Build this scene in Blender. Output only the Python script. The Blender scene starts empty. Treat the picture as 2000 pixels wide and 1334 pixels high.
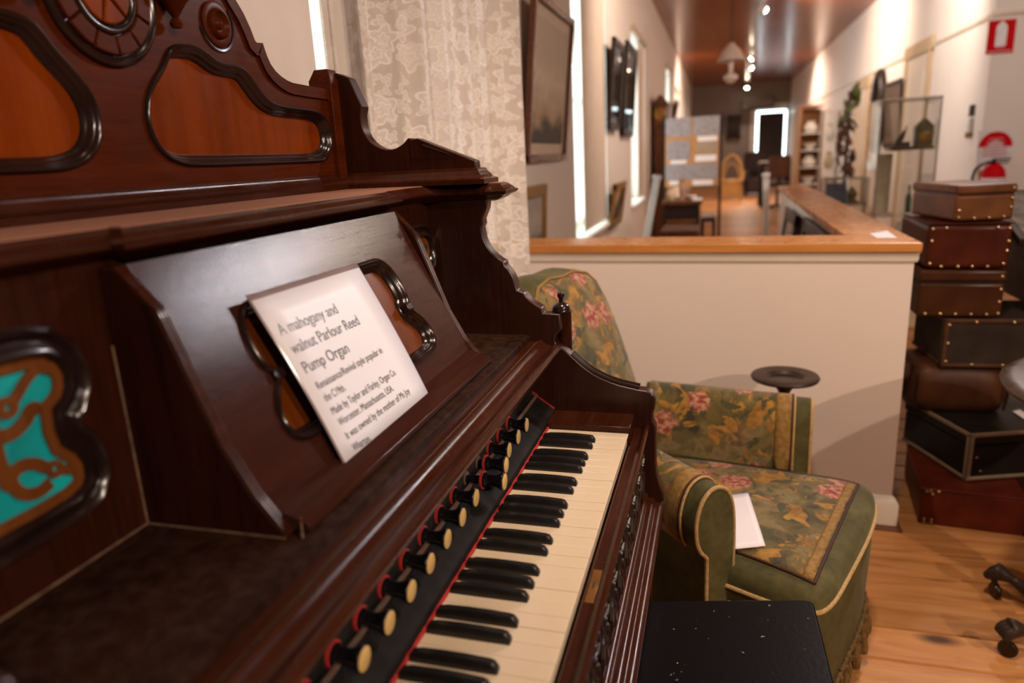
import bpy, bmesh, math, random
from mathutils import Vector, Matrix, Quaternion
from mathutils.bvhtree import BVHTree
random.seed(7)
scene = bpy.context.scene
COL = scene.collection
PI = math.pi

# ---------------------------------------------------------------- camera
CAM_R = [[0.960483, 0.2739143, -0.0494308], [0.0234733, -0.2566729, -0.9662132], [-0.2773471, 0.9268711, -0.2529596]]      # rows: right, down, forward
CAM_C = [0.14105, -1.14562, 1.20346]
FPX = 1369.785
cam_data = bpy.data.cameras.new('camera')
cam_data.sensor_width = 36.0
cam_data.lens = FPX * 36.0 / 2000.0
cam_data.clip_start = 0.02
cam_data.dof.use_dof = True
cam_data.dof.focus_distance = 1.12
cam_data.dof.aperture_fstop = 2.7
cam = bpy.data.objects.new('camera', cam_data)
COL.objects.link(cam)
r_, d_, f_ = [Vector(a) for a in CAM_R]
M = Matrix((r_, -d_, -f_)).transposed().to_4x4()
M.translation = Vector(CAM_C)
cam.matrix_world = M
scene.camera = cam

# ---------------------------------------------------------------- world: flat bright overcast daylight outside the windows
world = bpy.data.worlds.new('daylight')
scene.world = world
world.use_nodes = True
bg = world.node_tree.nodes['Background']
bg.inputs['Color'].default_value = (0.86, 0.93, 1.0, 1)
bg.inputs['Strength'].default_value = 5.0
vs = scene.view_settings
vs.view_transform = 'Standard'
vs.look = 'None'
vs.gamma = 1.0
vs.use_curve_mapping = False
vs.exposure = 0.38

# ---------------------------------------------------------------- helpers
def on(u, v, axis, val):
    """photo pixel -> the point of its line of sight on a plane of the place"""
    d = r_ * ((u - 1000) / FPX) + d_ * ((v - 667) / FPX) + f_
    i = 'xyz'.index(axis)
    t = (val - CAM_C[i]) / d[i]
    return Vector(CAM_C) + d * t

def chaikin(pts, n=2, closed=True):
    pts = [Vector(p) for p in pts]
    for _ in range(n):
        out = []
        m = len(pts)
        rng = range(m) if closed else range(m - 1)
        if not closed:
            out.append(pts[0])
        for i in rng:
            a, b = pts[i], pts[(i + 1) % m]
            out.append(a * 0.75 + b * 0.25)
            out.append(a * 0.25 + b * 0.75)
        if not closed:
            out.append(pts[-1])
        pts = out
    return pts

def offset_poly(poly, d):
    """move a closed 2D polygon outwards by d"""
    n = len(poly)
    area = sum(poly[i][0] * poly[(i + 1) % n][1] - poly[(i + 1) % n][0] * poly[i][1] for i in range(n))
    s = 1 if area > 0 else -1
    out = []
    for i in range(n):
        a, b, c = Vector(poly[i - 1][:2]), Vector(poly[i][:2]), Vector(poly[(i + 1) % n][:2])
        e1 = (b - a).normalized(); e2 = (c - b).normalized()
        n1 = Vector((e1.y, -e1.x)) * s; n2 = Vector((e2.y, -e2.x)) * s
        m = n1 + n2
        k = m.dot(n1)
        m = m / k if abs(k) > 0.35 else n1
        out.append((b.x + m.x * d, b.y + m.y * d))
    return out

def pt(axis, a, b, c):
    """(a,b) in the plane across the axis, c along it"""
    if axis == 'x': return (c, a, b)
    if axis == 'y': return (a, c, b)
    return (a, b, c)

class MB:
    def __init__(s):
        s.v = []; s.f = []
    def box(s, x0, x1, y0, y1, z0, z1):
        b = len(s.v)
        s.v += [(x0,y0,z0),(x1,y0,z0),(x1,y1,z0),(x0,y1,z0),(x0,y0,z1),(x1,y0,z1),(x1,y1,z1),(x0,y1,z1)]
        s.f += [tuple(b+i for i in q) for q in ((0,3,2,1),(4,5,6,7),(0,1,5,4),(1,2,6,5),(2,3,7,6),(3,0,4,7))]
        return s
    def obox(s, c, ax, ay, az, hx, hy, hz):
        """oriented box: centre, three axes, half sizes"""
        b = len(s.v); c = Vector(c)
        for k in (-1, 1):
            for i, j in ((-1,-1),(1,-1),(1,1),(-1,1)):
                s.v.append(tuple(c + Vector(ax)*hx*i + Vector(ay)*hy*j + Vector(az)*hz*k))
        s.f += [tuple(b+i for i in q) for q in ((0,3,2,1),(4,5,6,7),(0,1,5,4),(1,2,6,5),(2,3,7,6),(3,0,4,7))]
        return s
    def prism(s, poly, axis, a0, a1):
        b = len(s.v); n = len(poly)
        s.v += [pt(axis, p[0], p[1], a0) for p in poly] + [pt(axis, p[0], p[1], a1) for p in poly]
        s.f.append(tuple(range(b, b+n))); s.f.append(tuple(range(b+2*n-1, b+n-1, -1)))
        for i in range(n):
            j = (i+1) % n
            s.f.append((b+i, b+j, b+n+j, b+n+i))
        return s
    def layers(s, rings, cap=True):
        """stack of equal-length closed rings of 3D points"""
        b = len(s.v); n = len(rings[0])
        for r in rings: s.v += [tuple(p) for p in r]
        for k in range(len(rings)-1):
            for i in range(n):
                j = (i+1) % n
                s.f.append((b+k*n+i, b+k*n+j, b+(k+1)*n+j, b+(k+1)*n+i))
        if cap:
            s.f.append(tuple(range(b+n-1, b-1, -1)))
            e = b+(len(rings)-1)*n
            s.f.append(tuple(range(e, e+n)))
        return s
    def lathe(s, prof, c=(0,0,0), ax=(0,0,1), n=20):
        """prof: (radius, distance along axis)"""
        ax = Vector(ax).normalized(); c = Vector(c)
        u = ax.orthogonal().normalized(); w = ax.cross(u)
        rings = []
        for r, h in prof:
            r = max(r, 1e-5)
            rings.append([c + ax*h + (u*math.cos(2*PI*i/n) + w*math.sin(2*PI*i/n))*r for i in range(n)])
        return s.layers(rings)
    def tube(s, path, r, n=8, closed=False):
        path = [Vector(p) for p in path]; m = len(path)
        rs = r if isinstance(r, (list, tuple)) else [r]*m
        rings = []; u = None
        for i in range(m):
            if closed: t = path[(i+1) % m] - path[i-1]
            else: t = path[min(i+1, m-1)] - path[max(i-1, 0)]
            if t.length < 1e-9: t = Vector((0,0,1))
            t.normalize()
            if u is None: u = t.orthogonal().normalized()
            u = (u - t*u.dot(t))
            u = u.normalized() if u.length > 1e-6 else t.orthogonal().normalized()
            w = t.cross(u)
            rings.append([path[i] + (u*math.cos(2*PI*k/n) + w*math.sin(2*PI*k/n))*rs[i] for k in range(n)])
        if closed:
            rings.append(rings[0]); return s.layers(rings, cap=False)
        return s.layers(rings)
    def sweep(s, prof, path, normal, closed=True):
        """prof (a across, b along normal) carried along a planar path"""
        N = Vector(normal).normalized(); path = [Vector(p) for p in path]; m = len(path)
        rings = []
        for i in range(m):
            if closed or 0 < i < m-1:
                t1 = (path[i]-path[i-1]).normalized(); t2 = (path[(i+1) % m]-path[i]).normalized()
            elif i == 0: t1 = t2 = (path[1]-path[0]).normalized()
            else: t1 = t2 = (path[i]-path[i-1]).normalized()
            s1 = t1.cross(N); s2 = t2.cross(N); q = s1+s2
            k = q.dot(s1)
            q = q/k if k > 0.4 else s1
            rings.append([path[i] + q*a + N*b for a, b in prof])
        b0 = len(s.v); n = len(prof)
        for r in rings: s.v += [tuple(p) for p in r]
        for k in range(m if closed else m-1):
            k2 = (k+1) % m
            for i in range(n-1):
                s.f.append((b0+k*n+i, b0+k*n+i+1, b0+k2*n+i+1, b0+k2*n+i))
        if not closed:
            s.f.append(tuple(range(b0, b0+n))); e = b0+(m-1)*n
            s.f.append(tuple(range(e+n-1, e-1, -1)))
        return s
    def grid(s, fn, nu, nv):
        b = len(s.v)
        for i in range(nu+1):
            for j in range(nv+1):
                s.v.append(tuple(fn(i/nu, j/nv)))
        for i in range(nu):
            for j in range(nv):
                a = b+i*(nv+1)+j
                s.f.append((a, a+nv+1, a+nv+2, a+1))
        return s
    def move(s, M4):
        s.v = [tuple(M4 @ Vector(p)) for p in s.v]; return s
    def holed(s, outer, holes, fn, d0, d1):
        """plate with real openings: fn(a, b, depth) -> 3D; front at d1, back at d0"""
        bm = bmesh.new(); loops = []
        for lp in [outer] + holes:
            vs_ = [bm.verts.new((p[0], p[1], 0)) for p in lp]
            es = [bm.edges.new((vs_[i], vs_[(i+1) % len(vs_)])) for i in range(len(vs_))]
            loops.append(es)
        bmesh.ops.triangle_fill(bm, use_beauty=True, use_dissolve=False, edges=[e for l in loops for e in l])
        bm.verts.index_update()
        b = len(s.v); n = len(bm.verts)
        co_ = [(v.co.x, v.co.y) for v in bm.verts]
        s.v += [tuple(fn(a, c, d1)) for a, c in co_] + [tuple(fn(a, c, d0)) for a, c in co_]
        for f in bm.faces:
            q = [v.index for v in f.verts]
            s.f.append(tuple(b+i for i in q)); s.f.append(tuple(b+n+i for i in reversed(q)))
        for l in loops:
            for e in l:
                i, j = e.verts[0].index, e.verts[1].index
                s.f.append((b+i, b+j, b+n+j, b+n+i))
        bm.free()
        return s
    def mesh(s, name, angle=35):
        me = bpy.data.meshes.new(name)
        me.from_pydata(s.v, [], s.f)
        bm = bmesh.new(); bm.from_mesh(me)
        bmesh.ops.recalc_face_normals(bm, faces=bm.faces)
        bm.to_mesh(me); bm.free()
        for p in me.polygons: p.use_smooth = True
        me.set_sharp_from_angle(angle=math.radians(angle))
        return me
    def build(s, name, mat, parent=None, angle=35, bevel=0, seg=2, thick=0):
        o = bpy.data.objects.new(name, s.mesh(name, angle))
        o.data.materials.append(mat)
        COL.objects.link(o)
        if parent is not None: attach(o, parent)
        if thick:
            m = o.modifiers.new('thickness', 'SOLIDIFY'); m.thickness = thick; m.offset = 0
        if bevel:
            m = o.modifiers.new('edges', 'BEVEL'); m.width = bevel; m.segments = seg
            m.limit_method = 'ANGLE'; m.angle_limit = math.radians(40); m.harden_normals = False
        return o

ROOTM = {}
def attach(o, parent):
    """child keeps its own (world or local) coordinates as built: see root(..., local)"""
    o.parent = parent
    m = ROOTM.get(parent.name)
    if m is not None and not m[1]:
        o.matrix_parent_inverse = m[0].inverted()

def root(name, loc=(0,0,0), rz=0, label=None, cat=None, group=None, local=False, kind=None):
    """empty at the base of a thing. local=True: the parts are built in the thing's own frame"""
    e = bpy.data.objects.new(name, None); COL.objects.link(e)
    e.empty_display_size = 0.1
    e.location = loc; e.rotation_euler = (0, 0, rz)
    ROOTM[e.name] = (Matrix.Translation(Vector(loc)) @ Matrix.Rotation(rz, 4, 'Z'), local)
    return tag(e, label, cat, group, kind)

def tag(o, label=None, cat=None, group=None, kind=None):
    if label: o['label'] = label
    if cat: o['category'] = cat
    if group: o['group'] = group
    if kind: o['kind'] = kind
    return o

def inst(src, parent=None, loc=None, name=None):
    c = src.copy(); COL.objects.link(c)
    if parent is not None: attach(c, parent)
    if loc is not None: c.location = loc
    return c

# ---------------------------------------------------------------- materials
def nodes_of(name):
    m = bpy.data.materials.new(name); m.use_nodes = True
    nt = m.node_tree
    return m, nt, nt.nodes['Principled BSDF']

def lk(nt, a, b): nt.links.new(a, b)

def coords(nt, scale=(1,1,1), rot=(0,0,0), kind='Object'):
    tc = nt.nodes.new('ShaderNodeTexCoord'); mp = nt.nodes.new('ShaderNodeMapping')
    mp.inputs['Scale'].default_value = scale; mp.inputs['Rotation'].default_value = rot
    lk(nt, tc.outputs[kind], mp.inputs['Vector'])
    return mp.outputs['Vector']

def noise(nt, vec, scale, detail=4, rough=0.5, dist=0):
    n = nt.nodes.new('ShaderNodeTexNoise')
    n.inputs['Scale'].default_value = scale; n.inputs['Detail'].default_value = detail
    n.inputs['Roughness'].default_value = rough; n.inputs['Distortion'].default_value = dist
    if vec is not None: lk(nt, vec, n.inputs['Vector'])
    return n

def ramp(nt, fac, stops, interp='LINEAR'):
    r = nt.nodes.new('ShaderNodeValToRGB'); cr = r.color_ramp; cr.interpolation = interp
    while len(cr.elements) < len(stops): cr.elements.new(0.5)
    for e, (p, c) in zip(cr.elements, stops):
        e.position = p; e.color = (c[0], c[1], c[2], 1) if not isinstance(c, (int, float)) else (c, c, c, 1)
    lk(nt, fac, r.inputs['Fac'])
    return r.outputs['Color']

def mixc(nt, fac, a, b, mode='MIX'):
    m = nt.nodes.new('ShaderNodeMix'); m.data_type = 'RGBA'; m.blend_type = mode
    if isinstance(fac, (int, float)): m.inputs[0].default_value = fac
    else: lk(nt, fac, m.inputs[0])
    for s, i in ((a, 6), (b, 7)):
        if isinstance(s, (tuple, list)): m.inputs[i].default_value = (s[0], s[1], s[2], 1)
        else: lk(nt, s, m.inputs[i])
    return m.outputs[2]

def bump(nt, bsdf, height, strength=0.2, dist=0.002):
    b = nt.nodes.new('ShaderNodeBump')
    b.inputs['Strength'].default_value = strength; b.inputs['Distance'].default_value = dist
    lk(nt, height, b.inputs['Height']); lk(nt, b.outputs['Normal'], bsdf.inputs['Normal'])

def plain(name, col, rough=0.5, metal=0.0, col2=None, nscale=20, bumpy=0.0, coat=0.0, spec=0.5, sheen=0.0):
    m, nt, b = nodes_of(name)
    b.inputs['Roughness'].default_value = rough; b.inputs['Metallic'].default_value = metal
    b.inputs['Specular IOR Level'].default_value = spec
    b.inputs['Coat Weight'].default_value = coat
    b.inputs['Sheen Weight'].default_value = sheen
    v = coords(nt)
    n = noise(nt, v, nscale, 5)
    c2 = col2 or tuple(c*0.82 for c in col)
    lk(nt, ramp(nt, n.outputs['Fac'], [(0.3, c2), (0.7, col)]), b.inputs['Base Color'])
    if bumpy: bump(nt, b, n.outputs['Fac'], bumpy, 0.003)
    return m

def wood(name, dark, light, rough=0.35, grain='y', scale=30, fine=0.25, coat=0.0, dust=0.0, rvar=0.1, spec=0.3, pebble=0.0):
    """grain runs along the named axis of the thing"""
    m, nt, b = nodes_of(name)
    st = {'x': (0.06,1,1), 'y': (1,0.06,1), 'z': (1,1,0.06)}[grain]
    v = coords(nt, st)
    n1 = noise(nt, v, scale, 6, 0.6, 0.6)
    n2 = noise(nt, v, scale*5, 3, 0.6)
    c = ramp(nt, n1.outputs['Fac'], [(0.25, dark), (0.55, tuple((a+b_)/2 for a, b_ in zip(dark, light))), (0.8, light)])
    c = mixc(nt, fine, c, ramp(nt, n2.outputs['Fac'], [(0.35, dark), (0.65, light)]))
    if dust:
        vd = coords(nt)
        nd = noise(nt, vd, 60, 6, 0.7)
        f = ramp(nt, nd.outputs['Fac'], [(0.42, 0.0), (0.75, dust)])
        c = mixc(nt, f, c, (0.21, 0.13, 0.09))
    lk(nt, c, b.inputs['Base Color'])
    vv = coords(nt)
    nr = noise(nt, vv, 14, 5, 0.6)
    lk(nt, ramp(nt, nr.outputs['Fac'], [(0.3, max(0.02, rough-rvar)), (0.7, rough+rvar)]), b.inputs['Roughness'])
    b.inputs['Coat Weight'].default_value = coat; b.inputs['Coat Roughness'].default_value = 0.2
    b.inputs['Specular IOR Level'].default_value = spec
    if pebble:
        npb = noise(nt, vv, 420, 3, 0.6)
        bump(nt, b, npb.outputs['Fac'], pebble, 0.0008)
    else:
        bump(nt, b, n2.outputs['Fac'], 0.06, 0.001)
    return m

def emit(name, col, strength):
    m, nt, b = nodes_of(name)
    b.inputs['Base Color'].default_value = (*col, 1)
    b.inputs['Emission Color'].default_value = (*col, 1)
    b.inputs['Emission Strength'].default_value = strength
    return m

def glass(name, col=(0.95,1,0.98), alpha=0.12, rough=0.03):
    """thin pane: mostly clear with a glossy sheen"""
    m, nt, b = nodes_of(name)
    nt.nodes.remove(b)
    out = nt.nodes['Material Output']
    tr = nt.nodes.new('ShaderNodeBsdfTransparent'); tr.inputs[0].default_value = (*col, 1)
    gl = nt.nodes.new('ShaderNodeBsdfGlossy'); gl.inputs['Roughness'].default_value = rough
    fr = nt.nodes.new('ShaderNodeFresnel'); fr.inputs[0].default_value = 1.5
    ad = nt.nodes.new('ShaderNodeMath'); ad.operation = 'MULTIPLY_ADD'; ad.inputs[1].default_value = 0.55; ad.inputs[2].default_value = alpha*0.05
    mx = nt.nodes.new('ShaderNodeMixShader')
    lk(nt, fr.outputs[0], ad.inputs[0]); lk(nt, ad.outputs[0], mx.inputs[0])
    lk(nt, tr.outputs[0], mx.inputs[1]); lk(nt, gl.outputs[0], mx.inputs[2]); lk(nt, mx.outputs[0], out.inputs[0])
    return m

WARM = (1.0, 0.78, 0.62)
def spot(name, loc, target, power, angle=60, blend=0.5, radius=0.04, col=WARM, parent=None):
    l = bpy.data.lights.new(name, 'SPOT')
    l.energy = power; l.color = col; l.spot_size = math.radians(angle); l.spot_blend = blend; l.shadow_soft_size = radius
    o = bpy.data.objects.new(name, l); COL.objects.link(o)
    d = Vector(target) - Vector(loc)
    q = d.to_track_quat('-Z', 'Y')
    o.matrix_world = Matrix.Translation(Vector(loc)) @ q.to_matrix().to_4x4()
    return o

# ================================================================ materials of the setting
M_WALL = plain('cream_paint', (0.82, 0.74, 0.68), 0.6, col2=(0.79, 0.71, 0.65), nscale=3)
M_HALF = plain('partition_paint', (0.80, 0.68, 0.59), 0.5, col2=(0.78, 0.66, 0.57), nscale=2.5)
M_FARWALL = plain('grey_brown_paint', (0.30, 0.25, 0.22), 0.7, nscale=3)
M_TRIM = plain('cream_gloss_trim', (0.80, 0.71, 0.60), 0.3, col2=(0.75, 0.65, 0.53), nscale=5)
M_TAN = plain('tan_architrave_paint', (0.62, 0.45, 0.27), 0.35, nscale=6)
M_WHITE = plain('white_gloss_paint', (0.82, 0.80, 0.77), 0.35, nscale=6)
M_PINE = wood('varnished_pine_rail', (0.40, 0.14, 0.025), (0.68, 0.30, 0.085), 0.3, 'x', 9, 0.3, spec=0.3)
M_PINE_Y = wood('varnished_pine_rail_return', (0.40, 0.14, 0.025), (0.68, 0.30, 0.085), 0.3, 'y', 9, 0.3, spec=0.3)
M_GLASS = glass('window_glass')
M_BLIND = plain('blind_fabric', (0.76, 0.64, 0.54), 0.75, col2=(0.70, 0.575, 0.475), nscale=9)
M_CHAIN = plain('bead_chain_plastic', (0.78, 0.68, 0.52), 0.4)

def floor_material():
    m, nt, b = nodes_of('pine_floorboard')
    tc = nt.nodes.new('ShaderNodeTexCoord'); oi = nt.nodes.new('ShaderNodeObjectInfo')
    mul = nt.nodes.new('ShaderNodeMath'); mul.operation = 'MULTIPLY'; mul.inputs[1].default_value = 37.0
    lk(nt, oi.outputs['Random'], mul.inputs[0])
    add = nt.nodes.new('ShaderNodeVectorMath'); add.operation = 'ADD'
    lk(nt, tc.outputs['Object'], add.inputs[0]); lk(nt, mul.outputs[0], add.inputs[1])
    mp = nt.nodes.new('ShaderNodeMapping'); mp.inputs['Scale'].default_value = (0.12, 1, 1)
    lk(nt, add.outputs[0], mp.inputs['Vector'])
    g = noise(nt, mp.outputs[0], 26, 6, 0.6, 0.8)
    c = ramp(nt, g.outputs['Fac'], [(0.25, (0.36, 0.14, 0.04)), (0.5, (0.54, 0.24, 0.08)), (0.8, (0.66, 0.34, 0.13))])
    # knots
    mk = nt.nodes.new('ShaderNodeMapping'); mk.inputs['Scale'].default_value = (0.45, 1, 1)
    lk(nt, add.outputs[0], mk.inputs['Vector'])
    vo = nt.nodes.new('ShaderNodeTexVoronoi'); vo.inputs['Scale'].default_value = 5.5
    lk(nt, mk.outputs[0], vo.inputs['Vector'])
    k = ramp(nt, vo.outputs['Distance'], [(0.05, 1.0), (0.16, 0.0)])
    c = mixc(nt, k, c, (0.10, 0.045, 0.02))
    # boards differ in tone
    hs = nt.nodes.new('ShaderNodeHueSaturation')
    mr = nt.nodes.new('ShaderNodeMapRange'); mr.inputs[3].default_value = 0.72; mr.inputs[4].default_value = 1.12
    lk(nt, oi.outputs['Random'], mr.inputs[0]); lk(nt, mr.outputs[0], hs.inputs['Value']); lk(nt, c, hs.inputs['Color'])
    lk(nt, hs.outputs[0], b.inputs['Base Color'])
    b.inputs['Roughness'].default_value = 0.36; b.inputs['Specular IOR Level'].default_value = 0.15
    bump(nt, b, g.outputs['Fac'], 0.08, 0.001)
    return m
M_FLOOR = floor_material()
M_SUB = plain('subfloor_dark', (0.03, 0.016, 0.008), 0.9)
M_CEIL = wood('varnished_ceiling_boards', (0.15, 0.036, 0.007), (0.36, 0.105, 0.022), 0.22, 'x', 6, 0.3, rvar=0.06)

# ================================================================ floor with its boards
BOARD = 0.1275
Y0 = -4.129; YF = 22.0; XL = -0.70; XR = 2.12; YC = 5.39; XE = 5.5; HC = 3.0
floor = tag(MB().box(XL-0.3, XE+0.2, Y0-0.2, YF+0.2, -0.06, -0.021).build('floor', M_SUB), kind='structure')
def board_mesh(x0, x1):
    h = BOARD/2 - 0.0040
    p = [(-h, -0.02), (h, -0.02), (h, -0.003), (h-0.002, 0), (-h+0.002, 0), (-h, -0.003)]
    return MB().prism(p, 'x', x0, x1).build('floorboard', M_FLOOR, floor)
src_near = board_mesh(XL+0.001, XE-0.001)
src_far = board_mesh(XL+0.001, XR-0.001)
k = 0; y = Y0 + BOARD/2
while y < YF - 0.05:
    s = src_near if y < YC else src_far
    if k == 0 or (y >= YC and y - BOARD < YC):
        s.location = (0, y, 0)
    else:
        inst(s, floor, (0, y, 0))
    k += 1; y += BOARD

# ================================================================ ceiling: narrow varnished boards across the hall
mb = MB().box(XL-0.3, XE+0.2, Y0-0.2, YF+0.2, HC+0.02, HC+0.08)
y = Y0
while y < YF:
    x1 = XE if y < YC else XR+0.05
    mb.prism([(y+0.002, HC+0.02), (y+0.002, HC+0.004), (y+0.006, HC), (y+0.134, HC), (y+0.138, HC+0.004), (y+0.138, HC+0.02)], 'x', XL-0.05, x1)
    y += 0.14
ceiling = tag(mb.build('ceiling', M_CEIL), kind='structure')

# ================================================================ walls
WIN = [(-1.2, on(629, 50, 'x', XL).y, 0.70, 2.5), (on(1121, 250, 'x', XL).y, 4.50, 0.67, 2.5), (on(1233, 250, 'x', XL).y, 7.45, 0.67, on(1240, 72, 'x', XL).z), (on(1300, 250, 'x', XL).y, on(1300, 250, 'x', XL).y+1.1, 0.67, 2.45), (13.4, 14.5, 0.67, 2.3), (16.6, 17.8, 0.67, 2.3)]
mb = MB(); yy = Y0
for a, b_, z0, z1 in WIN:
    mb.box(XL-0.25, XL, yy, a, 0, HC)
    mb.box(XL-0.25, XL, a, b_, 0, z0); mb.box(XL-0.25, XL, a, b_, z1, HC)
    yy = b_
mb.box(XL-0.25, XL, yy, YF, 0, HC)
wall_left = tag(mb.build('wall_left', M_WALL), kind='structure')
tag(MB().box(XR, XR+0.2, YC+0.2, YF, 0, HC).build('wall_right', M_WALL), kind='structure')
tag(MB().box(XR, XE, YC, YC+0.2, 0, HC).build('wall_alcove', M_WALL), kind='structure')
tag(MB().box(XE, XE+0.2, Y0, YC+0.2, 0, HC).build('wall_east', M_WALL), kind='structure')
tag(MB().box(XL-0.25, XE+0.2, Y0-0.2, Y0, 0, HC).build('wall_back', M_WALL), kind='structure')
FA = on(1474, 213, 'y', YF); FB = on(1542, 213, 'y', YF)
fx0, fx1, fz0, fz1 = FA.x, FB.x, 0.55, FA.z
mb = MB().box(XL-0.25, fx0, YF, YF+0.2, 0, HC).box(fx1, XR+0.2, YF, YF+0.2, 0, HC)
mb.box(fx0, fx1, YF, YF+0.2, 0, fz0).box(fx0, fx1, YF, YF+0.2, fz1, HC)
tag(mb.build('wall_far', M_FARWALL), kind='structure')

# windows in the left wall: frame, panes and sill; each has a roller blind that leaves a gap of daylight
M_SILL = plain('window_sill_paint', (0.84, 0.78, 0.70), 0.3)
for n, (a, b_, z0, z1) in enumerate(WIN):
    w = root('window_%d' % (n+1), (XL-0.2, (a+b_)/2, z0), kind='structure')
    mb = MB(); xw0, xw1 = XL-0.21, XL-0.17
    for q in ((a, a+0.05, z0, z1), (b_-0.05, b_, z0, z1), (a, b_, z0, z0+0.05), (a, b_, z1-0.05, z1), (a, b_, (z0+z1)/2-0.02, (z0+z1)/2+0.02)):
        mb.box(xw0, xw1, q[0], q[1], q[2], q[3])
    mb.build('window_frame', M_WHITE, w)
    for q0, q1 in ((z0+0.05, (z0+z1)/2-0.02), ((z0+z1)/2+0.02, z1-0.05)):
        MB().box(XL-0.192, XL-0.188, a+0.05, b_-0.05, q0, q1).build('window_pane', M_GLASS, w)
    MB().box(XL-0.17, XL+0.035, a-0.03, b_+0.03, z0-0.025, z0+0.004).build('window_sill', M_SILL, w, bevel=0.004)
    if n: MB().box(XL-0.002, XL+0.028, a-0.06, b_+0.06, z1+0.005, z1+0.06).build('lintel_trim', M_TAN, w, bevel=0.004)

BL = [('cream roller blind with bead chain over the window behind the organ', -1.19, on(607, 50, 'x', XL-0.010).y, 0.72, 0.0),
      ('cream roller blind on the window beside the large framed print', on(1139, 250, 'x', XL).y, 4.47, 0.71, 3.40),
      ('cream roller blind on the window between the black frames and the carved hall stand', on(1246, 250, 'x', XL).y, 7.42, 0.71, 6.40),
      ('cream roller blind on the window beyond the carved hall stand', on(1307, 250, 'x', XL).y, on(1300, 250, 'x', XL).y+1.08, 0.71, 10.0),
      ('cream roller blind on the second window beyond the carved hall stand', 13.7, 14.49, 0.80, 13.57),
      ('cream roller blind on the last hall window before the grey end wall', 16.9, 17.79, 0.80, 16.77)]
for n, (lab, a, b_, zb, yc) in enumerate(BL):
    zt = WIN[n][3]; X = XL - 0.010 if n == 0 else XL - 0.003
    t = root('roller_blind', (X, (a+b_)/2, zb), label=lab, cat='blind', group='roller blinds on the hall windows')
    MB().box(X-0.0015, X+0.0015, a, b_, zb, zt-0.03).build('blind_fabric', M_BLIND, t)
    MB().lathe([(0.02, a), (0.02, b_)], (X-0.025, 0, zt-0.035), (0,1,0), 14).build('roller_tube', M_WHITE, t)
    MB().lathe([(0.009, a), (0.009, b_)], (X, 0, zb), (0,1,0), 10).build('bottom_bar', M_WHITE, t)
    if n == 0:
        for ych in (on(632, 50, 'x', XL+0.006).y, on(647, 50, 'x', XL+0.006).y):
            path = []; rr = []; z = zt-0.06
            while z > 1.0:
                path += [(XL+0.006, ych, z), (XL+0.006, ych, z-0.0022), (XL+0.006, ych, z-0.0044)]; rr += [0.0009, 0.0026, 0.0009]
                z -= 0.0056
            MB().tube(path, rr, 5).build('bead_chain', M_CHAIN, t)
    else:
        MB().tube([(XL-0.02, yc, zt-0.06), (XL-0.02, yc, 1.0)], 0.003, 5).build('bead_chain', M_CHAIN, t)

# far window with its dark blind
w = root('window_7', ((fx0+fx1)/2, YF+0.1, fz0), kind='structure')
mb = MB()
for q in ((fx0, fx0+0.06, fz0, fz1), (fx1-0.06, fx1, fz0, fz1), (fx0, fx1, fz0, fz0+0.06), (fx0, fx1, fz1-0.06, fz1)):
    mb.box(q[0], q[1], YF+0.12, YF+0.16, q[2], q[3])
mb.build('window_frame', M_WHITE, w)
MB().box(fx0+0.06, fx1-0.06, YF+0.138, YF+0.142, fz0+0.06, fz1-0.06).build('window_pane', M_GLASS, w)
mb = MB()
for q in ((fx0-0.1, fx0, 0.4, fz1+0.1), (fx1, fx1+0.1, 0.4, fz1+0.1), (fx0-0.1, fx1+0.1, fz1, fz1+0.12)):
    mb.box(q[0], q[1], YF-0.03, YF, q[2], q[3])
mb.build('architrave', M_WHITE, w)
M_DARKBLIND = plain('dark_blind_fabric', (0.05, 0.035, 0.035), 0.8)
t = root('roller_blind', ((fx0+fx1)/2, YF+0.06, fz0), label='dark brown blind over the bright window in the far end wall', cat='blind')
MB().box(fx0+0.12, fx1-0.12, YF+0.05, YF+0.054, fz0-0.0, fz1-0.15).build('blind_fabric', M_DARKBLIND, t)
MB().lathe([(0.025, fx0+0.15), (0.025, fx1-0.15)], (0, YF+0.06, fz1-0.15), (1,0,0), 12).build('roller_tube', M_DARKBLIND, t)

# picture rail on the right-hand walls
mb = MB()
pr = [(0, 0), (0.018, 0.006), (0.024, 0.02), (0.012, 0.03), (0.012, 0.045), (0, 0.05)]
mb.prism([(XR-a, 2.05+b_) for a, b_ in pr], 'y', YC-0.02, YF)
tag(mb.build('trim_1', M_TRIM), kind='structure')
tag(MB().prism([(YC-a, 2.05+b_) for a, b_ in pr], 'x', XR-0.02, XE).build('trim_2', M_TRIM), kind='structure')
sk = [(0, 0), (0.018, 0), (0.018, 0.085), (0.012, 0.1), (0.006, 0.105), (0, 0.105)]
tag(MB().prism([(XL+a, b_) for a, b_ in sk], 'y', 1.5, YF).build('baseboard_left', M_TRIM), kind='structure')
tag(MB().prism([(XR-a, b_) for a, b_ in sk], 'y', YC, YF).build('baseboard_right', M_TRIM), kind='structure')
tag(MB().prism([(YC-a, b_*1.6) for a, b_ in sk], 'x', XR, XE).build('baseboard_alcove', M_TRIM), kind='structure')

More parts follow.
